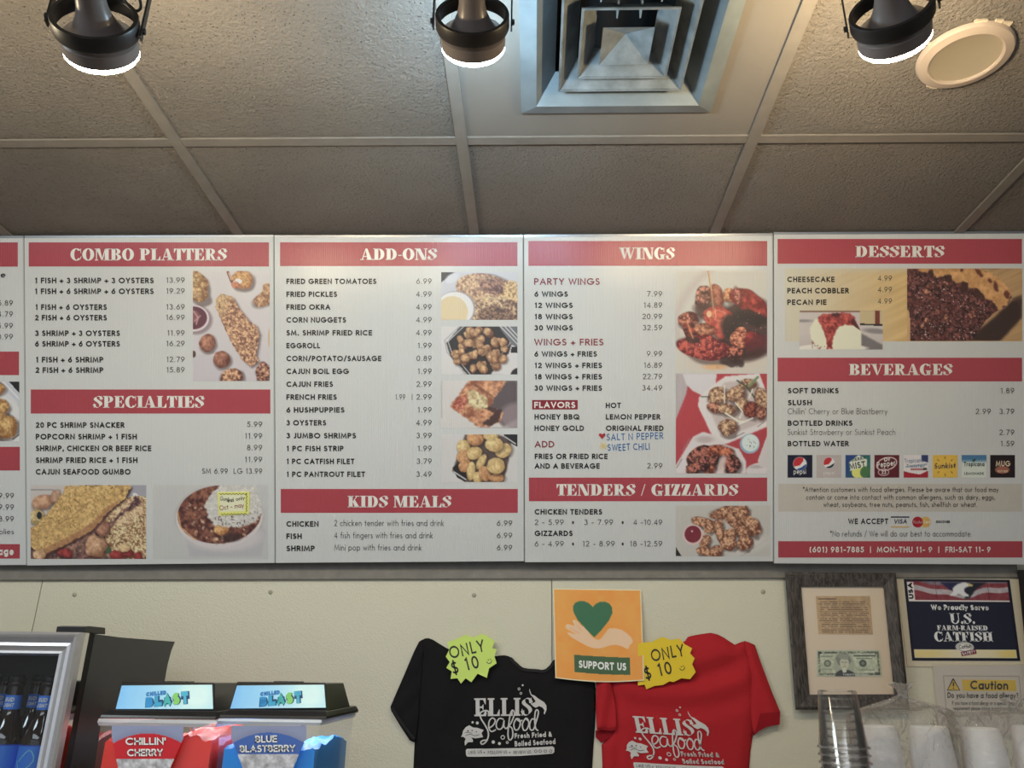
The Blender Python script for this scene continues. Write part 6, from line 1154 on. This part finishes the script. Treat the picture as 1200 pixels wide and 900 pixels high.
def labelpic(tub, x0, x1, xb0, xb1, ya, col, name):
    YP_ = 1.4975; pj = lambda x, y, l=0: at(x, y, YP_-l)
    p = Pic(x0, 850.5, x1, 925, (118, 124, 152), .8)
    yt, peak, yb_ = ya; cx = (x0+x1)/2; e_ = peak+(p.X-cx)**2/((x1-x0)/2)**2*(yt-peak); band_ = ((p.Y > e_) & (p.Y < yb_)).astype(float); p.put(np.clip((e_-p.Y)/8, 0, 1), (134, 142, 172), .6); p.put(band_, col)
    low = (p.Y >= yb_).astype(float); p.put(low, (150, 150, 160)); p.tex(low, (128, 126, 132), (196, 196, 200), 8, 3, 1.6, .9)
    o = p.build(name, tub, pj, 0, PRP)
    # keep only the tapering label outline
    bm = bmesh.new(); bm.from_mesh(o.data); L = parent_loc(tub); s = lambda y: (y-850.5)/49.5
    kill = []
    for v in bm.verts:
        pass
    X_, Y_ = p.X.ravel(), p.Y.ravel(); bm.verts.ensure_lookup_table(); t = np.clip((Y_-866)/34, 0, 2.2); lo = x0+(xb0-x0)*t; hi = x1+(xb1-x1)*t
    for i, v in enumerate(bm.verts):
        if X_[i] < lo[i] or X_[i] > hi[i]: kill.append(v)
    bmesh.ops.delete(bm, geom=kill, context='VERTS'); bm.to_mesh(o.data); bm.free(); return o, pj
def lab1(tub):
    o, pj = labelpic(tub, 131, 215, 138, 200, (872, 859.5, 889.4), (176, 34, 44), 'flavour_label'); m = MB(); d = MB()
    for w, mm, l in ((.36, d, .0008), (.2, m, .0014)): letters("CHILLIN'", (147, 873.2), (194.4, 872.8), 8.6, pj, l, w, .16, mb=mm); letters('CHERRY', (149, 886.4), (190.8, 886), 8.6, pj, l, w, .16, mb=mm)
    d.build('lettering_shadow', DARKRED, o, fix=False); m.build('lettering', SW, o, fix=False)
def lab2(tub):
    o, pj = labelpic(tub, 271, 359, 284, 344, (872, 858.4, 883.4), (62, 92, 158), 'flavour_label'); m = MB(); d = MB()
    for w, mm, l in ((.36, d, .0008), (.2, m, .0014)): letters('BLUE', (299, 870.4), (324.8, 870), 8.4, pj, l, w, .16, mb=mm); letters('BLASTBERRY', (281, 881.8), (346, 881), 8.4, pj, l, w, .16, mb=mm)
    d.build('lettering_shadow', MATS['print_navy'], o, fix=False); m.build('lettering', SW, o, fix=False)
slush('slush dispenser with red cherry slush, left of the blue one', [(143, 804), (249, 803), (250, 831.5), (136, 831.5)], (117.5, 254), (116, 255), 851, SR, [(0, 874), (.1, 872), (.3, 884), (.6, 880), (.72, 866), (.85, 866), (1, 871)], lab1)
slush('slush dispenser with bright blue slush, right of the red one', [(278, 804), (380, 803), (382, 830), (270, 831)], (257, 383), (256.5, 377), 849, SB, [(0, 880), (.15, 879), (.35, 890), (.7, 888), (.8, 881), (1, 882)], lab2)

# ================================================================== CUPS AND BAGS
CUPC = film('clear_cup_plastic', (.992, .992, .993), .018, .06, .012); FOAM = mat('foam_white', (.88, .87, .88), .55, spec=.3, sss=.1, bump=.1, bscale=200, bdist=.0005)
YC = 1.37; c = at(980.5, 808.5, YC); ztc = c.z
shr = lambda P: [(r*.94, h*.86) for r, h in P]
cup0 = None; n = 0; z = ztc-.0855; pos = []
while z > CZ+.0005: pos.append(z); z -= .0108
shift = pos[-1]-CZ
ORD = 'first second third fourth fifth sixth seventh eighth ninth tenth eleventh twelfth thirteenth fourteenth fifteenth sixteenth seventeenth eighteenth nineteenth twentieth'.split(); ORD += ['twenty-'+w for w in ORD[:9]]+['thirtieth']+['thirty-'+w for w in ORD[:9]]
for k, zz in enumerate(pos):
    zr = zz-shift*k/max(1, len(pos)-1)
    if cup0 is None:
        cup0 = empty('clear_cup', (c.x, YC, zr), 'clear plastic cup on top of the upside-down clear stack', 'cup', 'clear cups in the upside-down stack')
        MB().lathe(shr([(.0398, .0), (.0412, .0012), (.0412, .0040), (.0392, .0050), (.0372, .0200), (.0366, .0215), (.0315, .0960), (.0300, .0990), (.0270, .0990), (.0255, .0960), (.0001, .0955)]), (c.x, YC, zr), (0, 0, 1), 36).build('cup_shell', CUPC, cup0, smooth=True)
        m = MB()
        m.lathe(shr([(.0398, .0), (.0416, .0006), (.0420, .0022), (.0414, .0040), (.0396, .0046)]), (c.x, YC, zr), (0, 0, 1), 36).build('rolled_rim', film('cup_rim_plastic', (.95, .95, .96), .14, .06, .10), cup0, smooth=True)
    else:
        o = copy_tree(cup0); o.location.z = zr; tag(o, ORD[k]+' clear plastic cup from the top of the upside-down clear stack')
foam0 = None
for nm, px, py, yy in (('bagged stack beside the clear cups', 1027, 846, 1.47), ('second bagged stack from the clear cups', 1087, 846.5, 1.47), ('third bagged stack from the clear cups', 1147.5, 848.5, 1.46), ('bagged stack at the right photo edge', 1208, 846, 1.46)):
    q = at(px, py, yy); zt_ = q.z; zz = zt_-.115; pos = []
    while zz > CZ+.0005: pos.append(zz); zz -= .015
    sft = pos[-1]-CZ
    for k, z_ in enumerate(pos):
        zr = z_-sft*k/max(1, len(pos)-1)
        lb = ('topmost white' if k == 0 else ORD[k])+' foam cup in the '+nm.replace('second bagged stack', 'next bagged stack') if k else 'topmost white foam cup in the '+nm
        if foam0 is None:
            foam0 = MB().lathe([(.0385, -.0575), (.0405, -.0570), (.0408, -.0530), (.0388, -.0515), (.0305, .0440), (.0290, .0500), (.0262, .0520), (.0240, .0500), (.0001, .0498)], (0, 0, 0), (0, 0, 1), 32).build('foam_cup', FOAM, None, smooth=True)
            s_ = foam0; s_['category'] = 'cup'; s_['group'] = 'foam cups in the bagged stacks'
        else: s_ = foam0.copy(); COL.objects.link(s_)
        s_.location = (q.x, yy, zr+.0575+.0); s_['label'] = lb
BAG = film('crinkled_bag_film', (.965, .96, .95), .08, .07, .09, (.72, .69, .65), bump=1.0, bscale=34, bdist=.02)
def bag(label, pa, pb, ytop, knot, yb, depth, seed):
    xa, xb = at(pa, 870, yb).x, at(pb, 870, yb).x; zt_ = at((pa+pb)/2, ytop, yb).z; kp = at(*knot, yb) if knot else None
    cx, cyb = (xa+xb)/2, yb; o = empty('plastic_bag', (cx, cyb, CZ), label, 'bag', 'clear bags around the foam cups'); rings = []; n = 72; nr = 40
    for j in range(nr+1):
        t = j/nr; z = CZ+.001+(zt_-CZ)*min(1, t/.80)
        if t <= .80: w = (xb-xa)/2; d = depth; sx = 0
        else:
            s = (t-.80)/.20; sm = s*s*(3-2*s); kz = (kp.z if kp else zt_+.012); w = (xb-xa)/2*(1-sm)**.8+.006; d = depth*(1-sm)+.006; z = zt_+(kz-zt_)*s**1.3; sx = ((kp.x-cx) if kp else 0)*sm
        ring = []
        for k in range(n):
            a = 2*math.pi*k/n; ca_, sa = math.cos(a), math.sin(a); e_ = 3.2; rr = 1/((abs(ca_)**e_+abs(sa)**e_)**(1/e_))
            cr_ = -nz(a*14+seed, j*2.4, 3.1, seed)*.005-nz(a*34, j*5.2+seed, 3.3, seed+1)*.003
            f_ = 1+cr_/max(.02, w) if t > .1 else 1
            zz = z+((nz(a*9, seed+j, 4, seed+2)-.5)*.016 if .6 < t < .98 else 0)
            ring.append((cx+sx+w*rr*ca_*f_, cyb+d*rr*sa*f_, max(CZ+.0005, zz)))
        rings.append(ring)
    MB().loft(rings, True, True, True).build('bag_film', BAG, o, smooth=True)
    if kp:
        m = MB(); pr = []
        for j in range(9):
            s = j/8; r_ = .0055+.012*s**1.6; pr.append([(kp.x+r_*math.cos(2*math.pi*k/26)*(1+.35*math.sin(k*2.2+j)), cyb+r_*math.sin(2*math.pi*k/26)*(1+.3*math.sin(k*1.7)), kp.z-.002+.020*s+.003*math.sin(k*2.6)*s) for k in range(26)])
        m.loft(pr, True).build('bag_twist', BAG, o, smooth=True)
    return o
bag('clear crinkled bag tied at its top, around the two foam stacks by the clear cups', 997, 1117.2, 835, (1058, 814), 1.47, .056, 2)
bag('clear crinkled bag around the two foam stacks under the caution sign', 1118, 1246, 837, (1190, 832), 1.46, .056, 5)
S.cycles.transparent_max_bounces = 40
